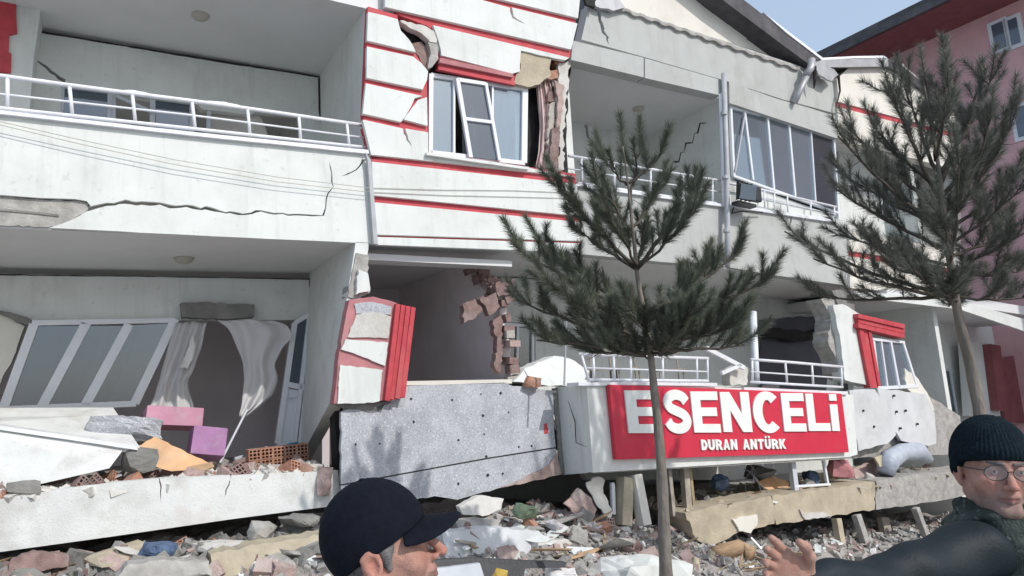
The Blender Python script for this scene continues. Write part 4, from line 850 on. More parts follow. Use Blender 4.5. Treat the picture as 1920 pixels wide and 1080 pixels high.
# dark sheet and small things at the bottom edge, right of the left man's face
o = lump('bent_black_sheet', [(800,1052),(880,1046),(960,1050),(1062,1054),(1060,1064),(985,1066),(980,1090),(905,1090),(820,1064)], .05, 'black_metal', 'bent black sheet at the bottom edge, right of the man in the cap', 'sheet', -2.1, .8, 14, .1)
lump('fallen_plate', [(815,1066),(900,1056),(912,1095),(815,1100)], .04, 'alu', 'dull grey panel below the bent black sheet', 'panel', -2.15, .8, 14, .05)
boulder('paper_packet', fp(938,1075,-2.2), (.12,.06,.09), (.2,.4,.3), 'yellow', 'small yellow and white crumpled packet at the bottom edge', 'packet', 41, 2, .03)
boulder('white_bag', fp(1055,1080,-2.0), (.3,.2,.12), (.1,.1,.2), 'fabric_white', 'white crumpled bag at the bottom edge left of the white block', 'bag', 42, 3, .05)

# ================================================================== contents of the lower left flat
boulder('mortar_heap', fp(232,805,.9)+Vector((0,0,-.05)), (.72,.5,.34), (0,.15,.55), 'eps_board', 'speckled grey mortar heap under the leaning windows', 'mortar heap', 51, 4, .12)
def card_box(name, c, size, rz, tilt, mt, label):
    sx, sy, sz = size; t = .008; m = MB()
    m.box(-sx/2,sx/2,-sy/2,sy/2,0,t)
    m.box(-sx/2,sx/2,-sy/2,-sy/2+t,t+.0005,sz); m.box(-sx/2,sx/2,sy/2-t,sy/2,t+.0005,sz-.002)
    m.box(-sx/2,-sx/2+t,-sy/2+t+.0005,sy/2-t-.0005,t+.0005,sz-.001); m.box(sx/2-t,sx/2,-sy/2+t+.0005,sy/2-t-.0005,t+.0005,sz-.003)
    o = m.build(name, mt, origin=(0,0,0)); o.location = c; o.rotation_euler = (tilt[0],tilt[1],rz); return tag(o, label, 'box')
card_box('open_box', fp(322,802,1.1), (.56,.3,.2), .62, (-.2,.14), 'pink_card', 'dusty pink open box under the torn white curtain')
card_box('open_box', fp(384,858,.8), (.34,.26,.30), .60, (-.3,.2), 'purple_card', 'purple box tipped against the pink one')
lump('wooden_board', [(243,846),(290,818),(330,838),(392,868),(372,882),(322,884),(270,868)], .03, 'wood_orange', 'splintered orange wooden board on the left slab', 'board', .35, 1.5, 8, .25)
lump('wooden_board', [(352,876),(398,866),(402,876),(352,890)], .02, 'wood', 'short tan plank at the right of the orange board', 'plank', .3, 1, 8, .1)
def curtain(name, rows, w, folds, amp, mt, label, cols=26, th=.004, ph=0):
    """rows: list of (xl, xr, y) from top to bottom"""
    R = []; n = 26
    for i in range(n):
        t = i/(n-1)*(len(rows)-1); k = min(int(t), len(rows)-2); f = t-k
        a, b = rows[k], rows[k+1]; R.append([a[j]*(1-f)+b[j]*f for j in range(3)])
    g = []
    for i, (xl, xr, y) in enumerate(R):
        row = []
        for j in range(cols):
            s = j/(cols-1); ww = w + amp*math.sin(s*folds*6.283 + ph + .6*math.sin(i*.25)) * (.5+.5*i/len(R)) + amp*.5*math.sin(s*folds*2.3*6.283+i*.15)
            row.append(fp(xl + (xr-xl)*s, y + 1.5*math.sin(s*9+i), ww))
        g.append(row)
    return tag(MB().sheet(g, th).build(name, mt, smooth=True), label, 'curtain')
curtain('net_curtain', [(408,510,600),(424,540,612),(436,552,630),(446,528,655),(456,514,682),(458,522,712),(455,512,740),(452,488,764),(448,464,780)], 1.82, 1.1, .07, 'veil', 'white net curtain blowing out of the dark doorway', ph=1)
curtain('net_curtain', [(330,388,604),(316,378,650),(304,364,690),(298,352,715),(290,356,740),(276,368,774)], 1.86, 2.2, .05, 'veil_thin', 'sheer white curtain hanging left of the dark doorway onto the pink box', ph=2)
curtain('net_curtain', [(357,364,628),(354,368,650),(345,362,672),(336,352,690)], 1.76, 1, .02, 'fabric_white', 'small bright white scrap hanging on the sheer curtain', cols=8)
curtain('rose_curtain', [(1004,1030,150),(1008,1040,190),(1012,1041,235),(1010,1036,280),(1004,1028,318)], .10, 2.6, .035, 'fabric_rose', 'dusty rose curtain in the torn opening right of the upper window', ph=.5)
curtain('room_curtain', [(866,918,150),(866,920,225),(868,925,300)], .3, 3, .03, 'fabric_lilac', 'pale lilac curtain inside the upper middle window')
curtain('room_curtain', [(930,985,150),(928,985,225),(926,985,310)], .25, 3, .03, 'fabric_white', 'white curtain behind the right pane of the upper window')
curtain('room_curtain', [(112,196,612),(104,176,680),(92,140,768)], 2.25, 2, .06, 'fabric_lilac', 'greyish curtain behind the leftmost leaning panes')
curtain('room_curtain', [(205,262,612),(186,240,680),(176,205,757)], 2.3, 2, .06, 'fabric_lilac', 'greyish curtain behind the right leaning panes')
tag(MB().bar(fp(40,738,2.2), fp(116,732,2.2), .16, .1).build('white_board', 'fabric_white', bevel=.01), 'bright white board behind the bottom of the leaning panes', 'board')
tag(MB().bar(fp(463,768,1.3), fp(412,868,.9), .022, .022).build('metal_pole', 'alu'), 'slim grey pole leaning in front of the dark doorway', 'pole')
tag(MB().bar(fp(440,860,.9), fp(500,842,1.2), .03, .02).build('metal_pole', 'alu'), 'short grey bar lying on the slab before the doorway', 'bar')
tag(MB().bar(fp(498,838,1.2), fp(575,862,1.0), .02, .02).build('metal_pole', 'alu'), 'thin grey bar lying at the foot of the balcony door', 'bar')
boulder('plastic_bag', fp(545,848,1.0), (.30,.12,.22), (.1,.1,.6), 'plastic_blue', 'shiny blue plastic bag at the foot of the balcony door', 'bag', 61, 3, .06)
for i in range(10):
    r_, c_ = divmod(i, 5); o = bpy.data.objects.new('hollow_brick', proto('brick','brick',i%3)); COL.objects.link(o)
    o.location = FW(-1.12 + c_*.13, 1.25 + r_*.125, .85); o.rotation_euler = (0,0,math.atan2(D[1],D[0])); tag(o, 'orange brick in the low brick course beside the balcony door', 'brick', 'low brick course by the balcony door')
lump('plaster_heap', [(962,716),(985,690),(1040,667),(1068,672),(1105,695),(1108,722),(1030,724)], .25, 'stucco', 'white fallen plaster sheet at the left end of the lower balcony', 'plaster sheet', -.2, 1.5, 10, .3)
boulder('brick_lump', fp(998,716,-.18), (.24,.16,.14), (.1,.2,.4), 'brick', 'orange brown brick lump on top of the insulation boards', 'brick lump', 71, 2, .03)
boulder('concrete_block', fp(608,905,-.05), (.16,.12,.3), (.1,.1,.3), 'brick_pink', 'pinkish crumbling column stump at the right end of the left slab', 'column stump', 72, 3, .06)
# chairs and clutter on the lower balcony behind its railing
for i, (x, y) in enumerate([(1135,702),(1172,700),(1255,702)]):
    c = fp(x, y, -.2); m = MB(); s = .18
    for a, b in ((-1,-1),(1,-1),(1,1),(-1,1)): m.pipe([c+Vector((a*s,b*s,-.35)), c+Vector((a*s*.9,b*s*.9,.05 if b < 0 else .42))], .014, 6)
    m.hexa([c+Vector((a*s,b*s,.05)) for a,b in ((-1,-1),(1,-1),(1,1),(-1,1))] + [c+Vector((a*s,b*s,.075)) for a,b in ((-1,-1),(1,-1),(1,1),(-1,1))])
    m.bar(c+Vector((-s,s*.9,.3)), c+Vector((s,s*.9,.3)), .12, .015, (0,1,0))
    tag(m.build('balcony_chair', 'wood_grey'), ['grey chair behind the left end of the lower railing','grey chair behind the middle of the lower railing','grey chair behind the near tree trunk on the lower balcony'][i], 'chair', 'chairs on the lower balcony')
# ================================================================== floodlight on the upper right balcony
G = thing('floodlight', fp(1398,388,-.25), 'black floodlight clamped to the upper right balcony railing', 'floodlight')
MB().bar(fp(1386,358,-.30), fp(1424,366,-.30), .26, .10).build('housing', 'black_metal', G, bevel=.02)
pl('lens', [(1390,344),(1419,348),(1417,376),(1387,372)], -.37, .012, 'glass_dark', G)
MB().bar(fp(1378,380,-.24), fp(1412,388,-.24), .05, .14).build('bracket', 'black_metal', G)
for i in range(4): MB().bar(fp(1384+i*8,340+i*1.5,-.22), fp(1383+i*8,374+i*1.5,-.22), .014, .06).build('cooling_fin', 'black_metal', G)
MB().pipe([fp(1376,388,-.15), fp(1372,400,-.1), fp(1390,396,-.1), fp(1430,398,-.08)], .012, 6).build('lead', 'black_metal', G)

# ================================================================== pink house behind, upper right
G = thing('pink_house', FW(23,-1.8,0), 'pink house with dark red eaves rising behind the right pine', 'house')
UW = 18.4
def hitU(px, py, u=UW):
    q = ray(px, py); B = P0 + u*D; t = np.dot((B-CAM)[:2], D[:2])/np.dot(q[:2], D[:2]); X = CAM + t*q
    return float(np.dot(X-P0, N)), float(X[2])
WN = [[(1856,44),(1888,34),(1892,94),(1862,104)], [(1888,34),(1914,24),(1918,86),(1892,94)], [(1900,198),(1960,182),(1964,250),(1904,262)]]
MB().fbox(UW, 28, -2.4, 11.0, -8, 6).build('wall', 'pink_wall', G)
rf = MB().prism([(16.6,10.98),(29.8,10.98),(29.8,11.25),(23.2,13.6),(16.6,11.25)], -9.6, 7.6).build('roof', 'maroon', G)
MB().prism([(16.5,11.2),(16.62,11.2),(23.2,13.6),(23.2,13.75),(16.5,11.34)], -9.7, 7.7).build('roof_sheet', 'roof_metal', rf)
MB().fbox(16.48,16.58,11.0,11.2,-9.65,7.65).build('gutter', 'roof_metal', rf)
for q in WN:
    f = [hitU(*p) for p in q]; w0, w1 = min(a for a,_ in f), max(a for a,_ in f); z0, z1 = sorted(b for _,b in f)[0], sorted(b for _,b in f)[-1]
    Wp = MB().hexa([FW(UW-.05,z0,w0),FW(UW-.05,z0,w1),FW(UW-.05,z1,w1),FW(UW-.05,z1,w0),FW(UW+.05,z0,w0),FW(UW+.05,z0,w1),FW(UW+.05,z1,w1),FW(UW+.05,z1,w0)]).build('window', 'pvc', G)
    MB().fbox(UW-.065,UW-.045,z0+.1,z1-.1,w0+.1,w1-.1).build('pane', 'glass_pane', Wp)
# ================================================================== pines
def pine(name, axis, base_z, levels, seed, label, nmat, trunk_r, needle_len=.11, dens=1.0, shoot=.30, curve=.05):
    """axis: list of (x,y,z) trunk points; levels: (t along axis height z, branch count, length, rise)"""
    rg = random.Random(seed); root = axis[0]
    T = thing(name, root, label, 'tree')
    z0, z1 = axis[0].z, axis[-1].z
    def ax(z):
        for a, b in zip(axis, axis[1:]):
            if z <= b.z: return a.lerp(b, max(0, (z-a.z)/(b.z-a.z)))
        return axis[-1].copy()
    pts = []; rr = []; n = 40
    for i in range(n+1):
        z = z0 + (z1-z0)*i/n; p = ax(z) + Vector((math.sin(z*3.1+seed)*.012, math.cos(z*2.7)*.012, 0)); pts.append(p)
        rr.append(max(.007, trunk_r*(1 - .93*(i/n)**.9)) * (1 + .06*math.sin(i*1.7)))
    tm = MB().pipe(pts, rr, 14)
    tm.build('trunk', 'bark', T, smooth=True)
    BRM = MB(); V = []; Fc = []
    def needles(p, q, k):
        ax_ = (q-p); L = ax_.length; t = ax_/L; a = t.orthogonal().normalized(); b = t.cross(a)
        for _ in range(k):
            s = rg.random()**.8; g = rg.uniform(0, 6.283); c = p + ax_*s; sp = rg.uniform(.45,.95)*(1.15-.5*s)
            dr = (t*rg.uniform(.6,1.0) + (a*math.cos(g)+b*math.sin(g))*sp + Vector((0,0,-.06))).normalized()
            ln = needle_len*rg.uniform(.65,1.1); sd = dr.cross(Vector((rg.uniform(-1,1),rg.uniform(-1,1),rg.uniform(-1,1)))).normalized()*.0019
            i = len(V); V.extend([c-sd, c+sd, c+dr*ln]); Fc.append((i,i+1,i+2))
    def shoot_at(p, d, L, r):
        d = d.normalized(); mid = p + d*L*.5; d2 = (d + Vector((0,0,.35))).normalized(); q = mid + d2*L*.5
        BRM.pipe([p, mid, q], [r, r*.8, r*.5], 5)
        k = int(290*dens*L/.3); needles(p.lerp(mid,.15), mid, int(k*.5)); needles(mid, q + d2*.02, k)
    def limb(p, tip, dy, r, plumes):
        tip = Vector(tip) + Vector((0, dy, 0)); L = (tip-p).length; mid = p.lerp(tip, .55); mid.z -= .16*L*.5; mid += Vector((rg.uniform(-.04,.04), rg.uniform(-.04,.04), rg.uniform(-.03,.03)))
        n = 9; pts = []
        for i in range(n+1):
            t = i/n; pts.append(p*(1-t)**2 + mid*2*t*(1-t) + tip*t*t + Vector((rg.uniform(-1,1), rg.uniform(-1,1), rg.uniform(-1,1)))*.012*(0 < i < n))
        BRM.pipe(pts, [r*(1-.7*i/n) for i in range(n+1)], 6)
        dr = (pts[-1]-pts[-2]).normalized()
        shoot_at(pts[-2], dr + Vector((0,0,.5)), shoot*rg.uniform(.9,1.25), .006)
        plumes = int(plumes*2.6) + 2
        for k in range(plumes):
            i = min(n-1, max(2, int(n*(.28 + .70*(k+rg.random())/plumes)))); t = (pts[i+1]-pts[i]).normalized()
            sd = Vector((rg.uniform(-1,1), rg.uniform(-1,1), rg.uniform(.2,1.1)))
            shoot_at(pts[i], t*.7 + sd*.8, shoot*rg.uniform(.55,1.05), .005)
        for k in range(2):                                            # bare dead twigs
            i = rg.randint(2, n-2); d_ = Vector((rg.uniform(-1,1), rg.uniform(-1,1), rg.uniform(-.3,.6))).normalized(); BRM.pipe([pts[i], pts[i]+d_*.07, pts[i]+d_*.13+Vector((0,0,.02))], [.004,.003,.0015], 4)
    for z, tip, dy, plumes in levels:
        limb(ax(z), tip, dy, .010 + .010*(Vector(tip)-ax(z)).length, plumes)
    shoot_at(axis[-1]-Vector((0,0,.05)), Vector((0,0,1)), shoot*1.2, .008)
    BRM.build('branches', 'bark_twig', T, smooth=True)
    m = MB(); m.v = [tuple(v) for v in V]; m.f = Fc
    V_ = np.array(m.v); o3 = np.array(root); me = bpy.data.meshes.new('crown'); me.from_pydata((V_-o3).tolist(), [], m.f); me.materials.append(MT[nmat])
    o = bpy.data.objects.new('crown', me); COL.objects.link(o); o.parent = T
    return T
YT = 5.5
b = at(1240,1000,YT); gx, gy = b.x, b.y
a1 = [Vector((gx, gy, ground(gx,gy)-.05)), at(1238,900,YT), at(1222,650,YT), at(1196,520,YT), at(1182,420,YT), at(1168,275,YT)]
zz = lambda y, x=1200: at(x, y, YT).z
T1 = [(345,(1138,300),.05,1),(345,(1238,292),-.1,1),(390,(1205,262),.1,1),(430,(1112,345),-.2,2),(430,(1252,335),.2,2),(440,(1150,380),.25,1),
 (500,(1040,352),-.15,5),(500,(1308,345),.1,5),(505,(1085,415),.3,3),(505,(1285,405),-.3,3),(500,(1225,405),.4,2),(500,(1130,430),-.4,2),
 (590,(962,462),-.1,5),(590,(1402,455),.15,5),(585,(1000,430),.3,4),(600,(1440,520),-.15,4),(595,(1355,470),.4,4),(600,(1015,540),-.45,4),
 (640,(972,560),.15,4),(645,(1005,640),-.2,4),(640,(1062,590),-.5,4),(645,(1110,560),.5,3),(640,(1160,600),-.6,3),(640,(1215,560),.6,3),(645,(1265,600),-.55,4),(640,(1310,560),.4,4),(645,(1345,620),-.4,4),(645,(1405,590),.1,5),(655,(1385,650),-.15,3),
 (662,(1080,650),.2,4),(662,(1130,660),-.4,3),(665,(1290,655),.35,4),(670,(1180,650),.5,3),(665,(1235,640),-.5,3)]
pine('pine_tree', a1, 0, [(zz(y), at(*t, YT), dy, k) for y, t, dy, k in T1], 4,
     'young pine with a straight bare trunk in front of the red sign', 'needle', .062, .10, 1.0, .26)
YT2 = 6.3
b = at(1826,760,YT2)
a2 = [Vector((b.x, b.y, ground(b.x,b.y)-.05)), at(1832,760,YT2), at(1800,600,YT2), at(1786,500,YT2), at(1762,360,YT2), at(1735,150,YT2)]
zz2 = lambda y, x=1770: at(x, y, YT2).z
T2 = [(560,(1486,425),.2,3),(560,(1508,492),-.2,4),(555,(1545,545),.3,3),(520,(1580,470),-.4,4),(500,(1610,420),.4,4),(470,(1572,345),.1,5),(440,(1562,262),-.1,4),(430,(1612,300),.4,4),
 (400,(1600,215),.2,4),(380,(1640,165),-.2,5),(350,(1672,200),.4,4),(320,(1700,130),.1,4),(300,(1742,180),-.3,3),(290,(1790,100),.1,4),(300,(1768,150),.3,3),(330,(1838,150),-.2,4),(350,(1868,120),.2,4),(370,(1905,180),0,4),
 (400,(1900,260),.3,5),(420,(1850,250),-.4,4),(430,(1930,320),.1,5),(460,(1880,360),-.3,4),(480,(1925,410),.2,5),(510,(1890,440),-.35,4),(520,(1935,500),0,5),(545,(1870,510),.4,4),(560,(1915,560),-.2,5),(570,(1850,560),.5,4),
 (520,(1690,420),-.6,4),(480,(1720,330),-.6,4),(440,(1690,280),.5,4),(420,(1780,260),-.6,4),(480,(1830,370),.6,4),(560,(1650,520),-.5,4),(545,(1720,480),.5,4),(565,(1720,560),-.4,4)]
pine('pine_tree', a2, 0, [(zz2(y), at(*t, YT2), dy, k) for y, t, dy, k in T2], 9,
     'taller spreading pine at the right in front of the pink house', 'needle_grey', .085, .115, .62, .30)
# ================================================================== two men in the foreground
mat('skin', (.44,.255,.20), .62, .16, 40, .3, 420, .25, dirt=(.38,.165,.13), dirt_amt=.5, dirt_scale=22, speck=[((.26,.13,.10), 150, .64, .3)])
for _m in ('skin',):
    _b = MT[_m].node_tree.nodes['Principled BSDF']; _b.inputs['Subsurface Weight'].default_value = .05; _b.inputs['Subsurface Radius'].default_value = (.012,.005,.003)
    _t = MT[_m].node_tree; _a2 = _t.nodes.new('ShaderNodeVertexColor'); _a2.layer_name = 'tint'; _x = _t.nodes.new('ShaderNodeMix'); _x.data_type = 'RGBA'; _x.blend_type = 'MULTIPLY'; _x.inputs[0].default_value = 1
    _src = _b.inputs['Base Color'].links[0].from_socket; _t.links.new(_src, _x.inputs[6]); _t.links.new(_a2.outputs[0], _x.inputs[7]); _t.links.new(_x.outputs[2], _b.inputs['Base Color'])
mat('lips', (.40,.17,.15), .5, .1, 30, .1, 150, .35)
mat('cap_cloth', (.0055,.007,.013), .85, .25, 60, .25, 400, .15)
mat('beanie_knit', (.010,.018,.024), .95, .3, 90, .5, 320, .1)
mat('jacket_dark', (.010,.017,.021), .6, .25, 7, .12, 160, .25)
mat('jacket_black', (.012,.013,.016), .7, .3, 7, .3, 60, .25)
mat('scarf', (.055,.068,.062), .9, .35, 16, .5, 120, .1, speck=[((.14,.15,.14), 34, .56, .8), ((.02,.025,.025), 26, .58, .8)])
mat('trousers', (.03,.033,.04), .85, .2, 9, .2, 60, .1)
mat('shoe', (.02,.02,.02), .5, .2, 9, .1, 60, .3)
mat('hair_grey', (.16,.15,.15), .7, .4, 60, .4, 300, .2)
mat('eye_white', (.42,.38,.36), .2, .03, 9, 0, spec=.5)
mat('iris', (.05,.03,.02), .2, .03, 9, 0, spec=.6)
glass('spectacle_glass', (.93,.94,.95), .06, .03)
def smin(a, b, k):
    h = np.clip(.5 + .5*(b-a)/k, 0, 1); return b*(1-h) + a*h - k*h*(1-h)
def smax(a, b, k): return -smin(-a, -b, k)
def ell(P, c, r):
    q = P - np.array(c); r = np.array(r); k0 = np.linalg.norm(q/r, axis=-1); k1 = np.linalg.norm(q/(r*r), axis=-1); return k0*(k0-1)/np.maximum(k1, 1e-9)
def cap_(P, a, b, ra, rb=None):
    rb = ra if rb is None else rb; a = np.array(a, float); b = np.array(b, float); ab = b-a
    h = np.clip(((P-a)@ab)/(ab@ab), 0, 1); return np.linalg.norm(P - a - h[...,None]*ab, axis=-1) - (ra + (rb-ra)*h)
def surfnet(fn, lo, hi, h):
    lo = np.array(lo, float); n = np.ceil((np.array(hi)-lo)/h).astype(int)+1
    ax = [lo[i] + h*np.arange(n[i]) for i in range(3)]
    P = np.stack(np.meshgrid(*ax, indexing='ij'), -1); Fd = fn(P)
    C_ = {}; 
    for c in range(8):
        o = (c&1, c>>1&1, c>>2&1); C_[c] = Fd[o[0]:n[0]-1+o[0], o[1]:n[1]-1+o[1], o[2]:n[2]-1+o[2]]
    neg = sum((C_[c] < 0).astype(int) for c in range(8)); act = (neg > 0) & (neg < 8)
    idx = -np.ones(act.shape, int); I = np.argwhere(act); idx[act] = np.arange(len(I))
    acc = np.zeros((len(I),3)); cnt = np.zeros(len(I))
    for a in range(8):
        for bit in (1,2,4):
            b = a | bit
            if b == a: continue
            fa, fb = C_[a][act], C_[b][act]; m = (fa < 0) != (fb < 0); t = np.where(m, fa/np.where(m, fa-fb, 1), 0)
            pa = np.array([a&1, a>>1&1, a>>2&1], float); d = np.array([bit==1, bit==2, bit==4], float)
            acc += np.where(m[:,None], pa + t[:,None]*d, 0); cnt += m
    V = lo + (I + acc/cnt[:,None])*h; faces = []
    for axis in range(3):
        b, c = [(1,2),(2,0),(0,1)][axis]
        s0 = [slice(None)]*3; s1 = [slice(None)]*3; s0[axis] = slice(0,-1); s1[axis] = slice(1,None)
        A, B = Fd[tuple(s0)], Fd[tuple(s1)]; E = np.argwhere((A < 0) != (B < 0))
        ok = (E[:,b] > 0) & (E[:,c] > 0) & (E[:,b] < n[b]-1) & (E[:,c] < n[c]-1); E = E[ok]
        if not len(E): continue
        fl = A[tuple(E.T)] < 0; eb = np.zeros(3,int); eb[b] = 1; ec = np.zeros(3,int); ec[c] = 1
        q = [idx[tuple((E-eb-ec).T)], idx[tuple((E-ec).T)], idx[tuple(E.T)], idx[tuple((E-eb).T)]]
        Q = np.stack(q, 1); Q[~fl] = Q[~fl][:, ::-1]; faces.append(Q)
    return V, np.concatenate(faces)
def skin_tint(V):
    x, y, z = V[:,0], V[:,1], V[:,2]; t = np.ones((len(V),4)); g = lambda c, s: np.exp(-(((np.abs(x)-c[0])/s[0])**2 + ((y-c[1])/s[1])**2 + ((z-c[2])/s[2])**2))
    beard = np.clip((-.045-z)/.02,0,1)*np.clip((z+.125)/.02,0,1)*np.clip((y-.0)/.03,0,1); t[:,:3] *= (1 - beard[:,None]*np.array([.34,.26,.20]))
    red = np.clip(g((.045,.07,-.02),(.022,.03,.02)) + g((0,.115,-.028),(.016,.02,.016)) + .8*g((.085,-.01,0),(.02,.03,.04)),0,1); t[:,:3] *= 1 - red[:,None]*np.array([-.06,.22,.22])
    lip = np.clip(g((0,.098,-.0645),(.022,.016,.0075)),0,1); t[:,:3] *= 1 - lip[:,None]*np.array([.12,.42,.40])
    return t
def sdf_part(name, fn, lo, hi, h, mt, parent, X=None, smooth_it=0, tint=None):
    """mesh an SDF; X maps local points to world"""
    V, Q = surfnet(fn, lo, hi, h); tc_ = tint(V) if tint else None
    if X is not None: V = V @ np.array(X.to_3x3()).T + np.array(X.translation)
    m = MB(); m.v = V.tolist(); m.f = Q.tolist(); o3 = wpos(parent)
    me = bpy.data.meshes.new(name); me.from_pydata((V - np.array(o3)).tolist(), [], m.f); me.shade_smooth(); me.materials.append(MT[mt])
    if mt == 'skin':
        at_ = me.color_attributes.new('tint','FLOAT_COLOR','POINT'); at_.data.foreach_set('color', (tc_ if tc_ is not None else np.ones((len(V),4))).astype(np.float32).ravel())
    o = bpy.data.objects.new(name, me); COL.objects.link(o); o.parent = parent
    if smooth_it:
        s = o.modifiers.new('smooth', 'SMOOTH'); s.iterations = smooth_it; s.factor = .5
    return o
def head_fn(big_nose=1.0, mouth_open=0.0, stout=1.0):
    def f(P):
        P = P.copy(); x = P[...,0]; Pm = P.copy(); Pm[...,0] = np.abs(x)      # mirrored copy
        d = ell(P, (0,-.012,.035), (.077,.097,.088))
        d = smin(d, ell(P, (0,.024,-.035), (.062*stout,.068,.085)), .03)
        d = smin(d, cap_(Pm, (.052*stout,-.005,-.055), (.012,.068,-.098), .017,.018), .03)
        d = smin(d, cap_(P, (-.012,.082,-.098), (.012,.082,-.098), .015), .02)
        d = smin(d, ell(Pm, (.043*stout,.062,-.022), (.026,.024,.028)), .025)            # cheeks
        d = smin(d, cap_(Pm, (.012,.088,.028), (.042,.076,.026), .010,.009), .016)       # brows
        d = smax(d, -ell(Pm, (.031,.104,.008), (.018,.017,.012)), .014)                  # sockets
        d = smin(d, ell(Pm, (.031,.080,.007), (.0150,.0135,.0125)), .004)                # lids over the eyeball
        d = smax(d, -ell(Pm, (.031,.096,.0055), (.0110,.010,.0026)), .003)               # eye opening
        n = cap_(P, (0,.088,.022), (0,.114*big_nose,-.030), .0072,.0105)
        n = smin(n, ell(Pm, (.0125,.100,-.034), (.0080,.012,.0075)), .008); n = smax(n, -ell(Pm, (.006,.109,-.043), (.0035,.006,.004)), .003)
        d = smin(d, n, .011)
        d = smin(d, ell(P, (0,.090,-.058), (.026,.012,.010)), .012)
        d = smin(d, cap_(Pm, (0,.0985,-.059), (.021,.088,-.0625), .0045,.0025), .004)
        d = smin(d, cap_(Pm, (0,.0975,-.071), (.019,.088,-.067), .0058,.0025), .005)
        d = smax(d, -cap_(Pm, (0,.108,-.0648-.5*mouth_open), (.023,.092,-.0645), .0022+mouth_open,.0012), .003)
        d = smax(d, -cap_(Pm, (.024,.098,-.036), (.034,.088,-.062), .0035,.002), .010)      # cheek fold
        e = ell(Pm, (.083,-.012,-.004), (.010,.021,.032)); e = smax(e, -ell(Pm, (.093,-.008,-.004), (.010,.011,.018)), .006)
        e = smin(e, cap_(Pm, (.086,-.028,.012), (.084,-.012,.026), .0045), .006); e = smin(e, ell(Pm, (.079,-.003,-.034), (.007,.009,.011)), .008)
        d = smin(d, e, .008)
        d = smin(d, cap_(P, (0,-.028,-.06), (0,-.045,-.20), .056,.060), .03)
        return d + wob(P, 260, .00035) + .0005*np.sin(P[...,2]*520+P[...,0]*60)*(P[...,2] > .03)*(P[...,1] > .05)
    return f
def person(name, loc, label): return thing(name, loc, label, 'person')
def add_head(T, X, kw, hair=True):
    sdf_part('head', head_fn(**kw), (-.115,-.13,-.20), (.115,.14,.14), 0.0026, 'skin', T, X, tint=skin_tint)
    for s in (-1,1):
        sdf_part('eyeball', lambda P: np.linalg.norm(P-np.array((s*.031,.0795,.006)),axis=-1)-.0125, (s*.031-.016,.06,-.012), (s*.031+.016,.098,.024), .0014, 'eye_white', T, X)
        sdf_part('iris', lambda P: np.linalg.norm(P-np.array((s*.031,.0890,.006)),axis=-1)-.0046, (s*.031-.008,.08,-.003), (s*.031+.008,.098,.015), .0008, 'iris', T, X)
        sdf_part('eyebrow', lambda P: cap_(P,(s*.014,.0985,.026),(s*.046,.083,.029),.0042,.0025), (s*.03-.03,.06,.012), (s*.03+.03,.12,.045), .0014, 'hair_grey', T, X)
    if hair:
        hf = head_fn(**kw)
        def hair_fn(P):
            d = ell(P, (0,-.012,.035), (.081,.101,.092)); d = smin(d, cap_(np.abs(P*np.array([1,0,0]))+P*np.array([0,1,1]), (.072,.012,.03), (.068,.018,-.022), .010,.006), .012)
            return smax(smax(d, P[...,1]-.035-.1*P[...,2], .006), -(P[...,2]+.045+.3*(P[...,1]<-.02)*0), .006)
        sdf_part('hair', lambda P: hair_fn(P) + .0012*np.sin(P[...,2]*900+P[...,0]*300)*np.sin(P[...,1]*700), (-.11,-.13,-.06), (.11,.08,.14), .003, 'hair_grey', T, X)
def wob(P, s, a): return a*(np.sin(P[...,0]*s+P[...,2]*s*.7)*np.sin(P[...,1]*s*.8+1.3) + .6*np.sin(P[...,2]*s*1.9+P[...,0]*s*1.1+.5)*np.sin(P[...,1]*s*1.4))
def frame(c, fwd, tilt=0.0, roll=0.0):
    fwd = Vector(fwd).normalized(); rz = math.atan2(fwd.y, fwd.x) - math.pi/2
    return Matrix.Translation(Vector(c)) @ Matrix.Rotation(rz, 4, 'Z') @ Matrix.Rotation(tilt, 4, 'X') @ Matrix.Rotation(roll, 4, 'Y')
def legs(T, B, zf, hip):
    def f(P):
        Pm = P.copy(); Pm[...,0] = np.abs(P[...,0]); d = cap_(Pm, (.095,0,hip), (.105,.015,.48), .095,.068); d = smin(d, cap_(Pm, (.105,.015,.48), (.11,-.02,.09), .066,.055), .03)
        return smin(d, ell(P, (0,0,hip+.02), (.19,.13,.13)), .05) + wob(P, 22, .006)
    sdf_part('trousers', f, (-.26,-.2,.05), (.26,.2,hip+.2), .016, 'trousers', T, B)
    for s in (-1,1): sdf_part('shoe', lambda P: smax(smin(ell(P,(s*.112,.07,.045),(.05,.125,.05)), cap_(P,(s*.11,-.02,.05),(s*.11,-.02,.11),.05), .03), -P[...,2], .006), (s*.112-.08,-.12,-.01), (s*.112+.08,.24,.18), .012, 'shoe', T, B)
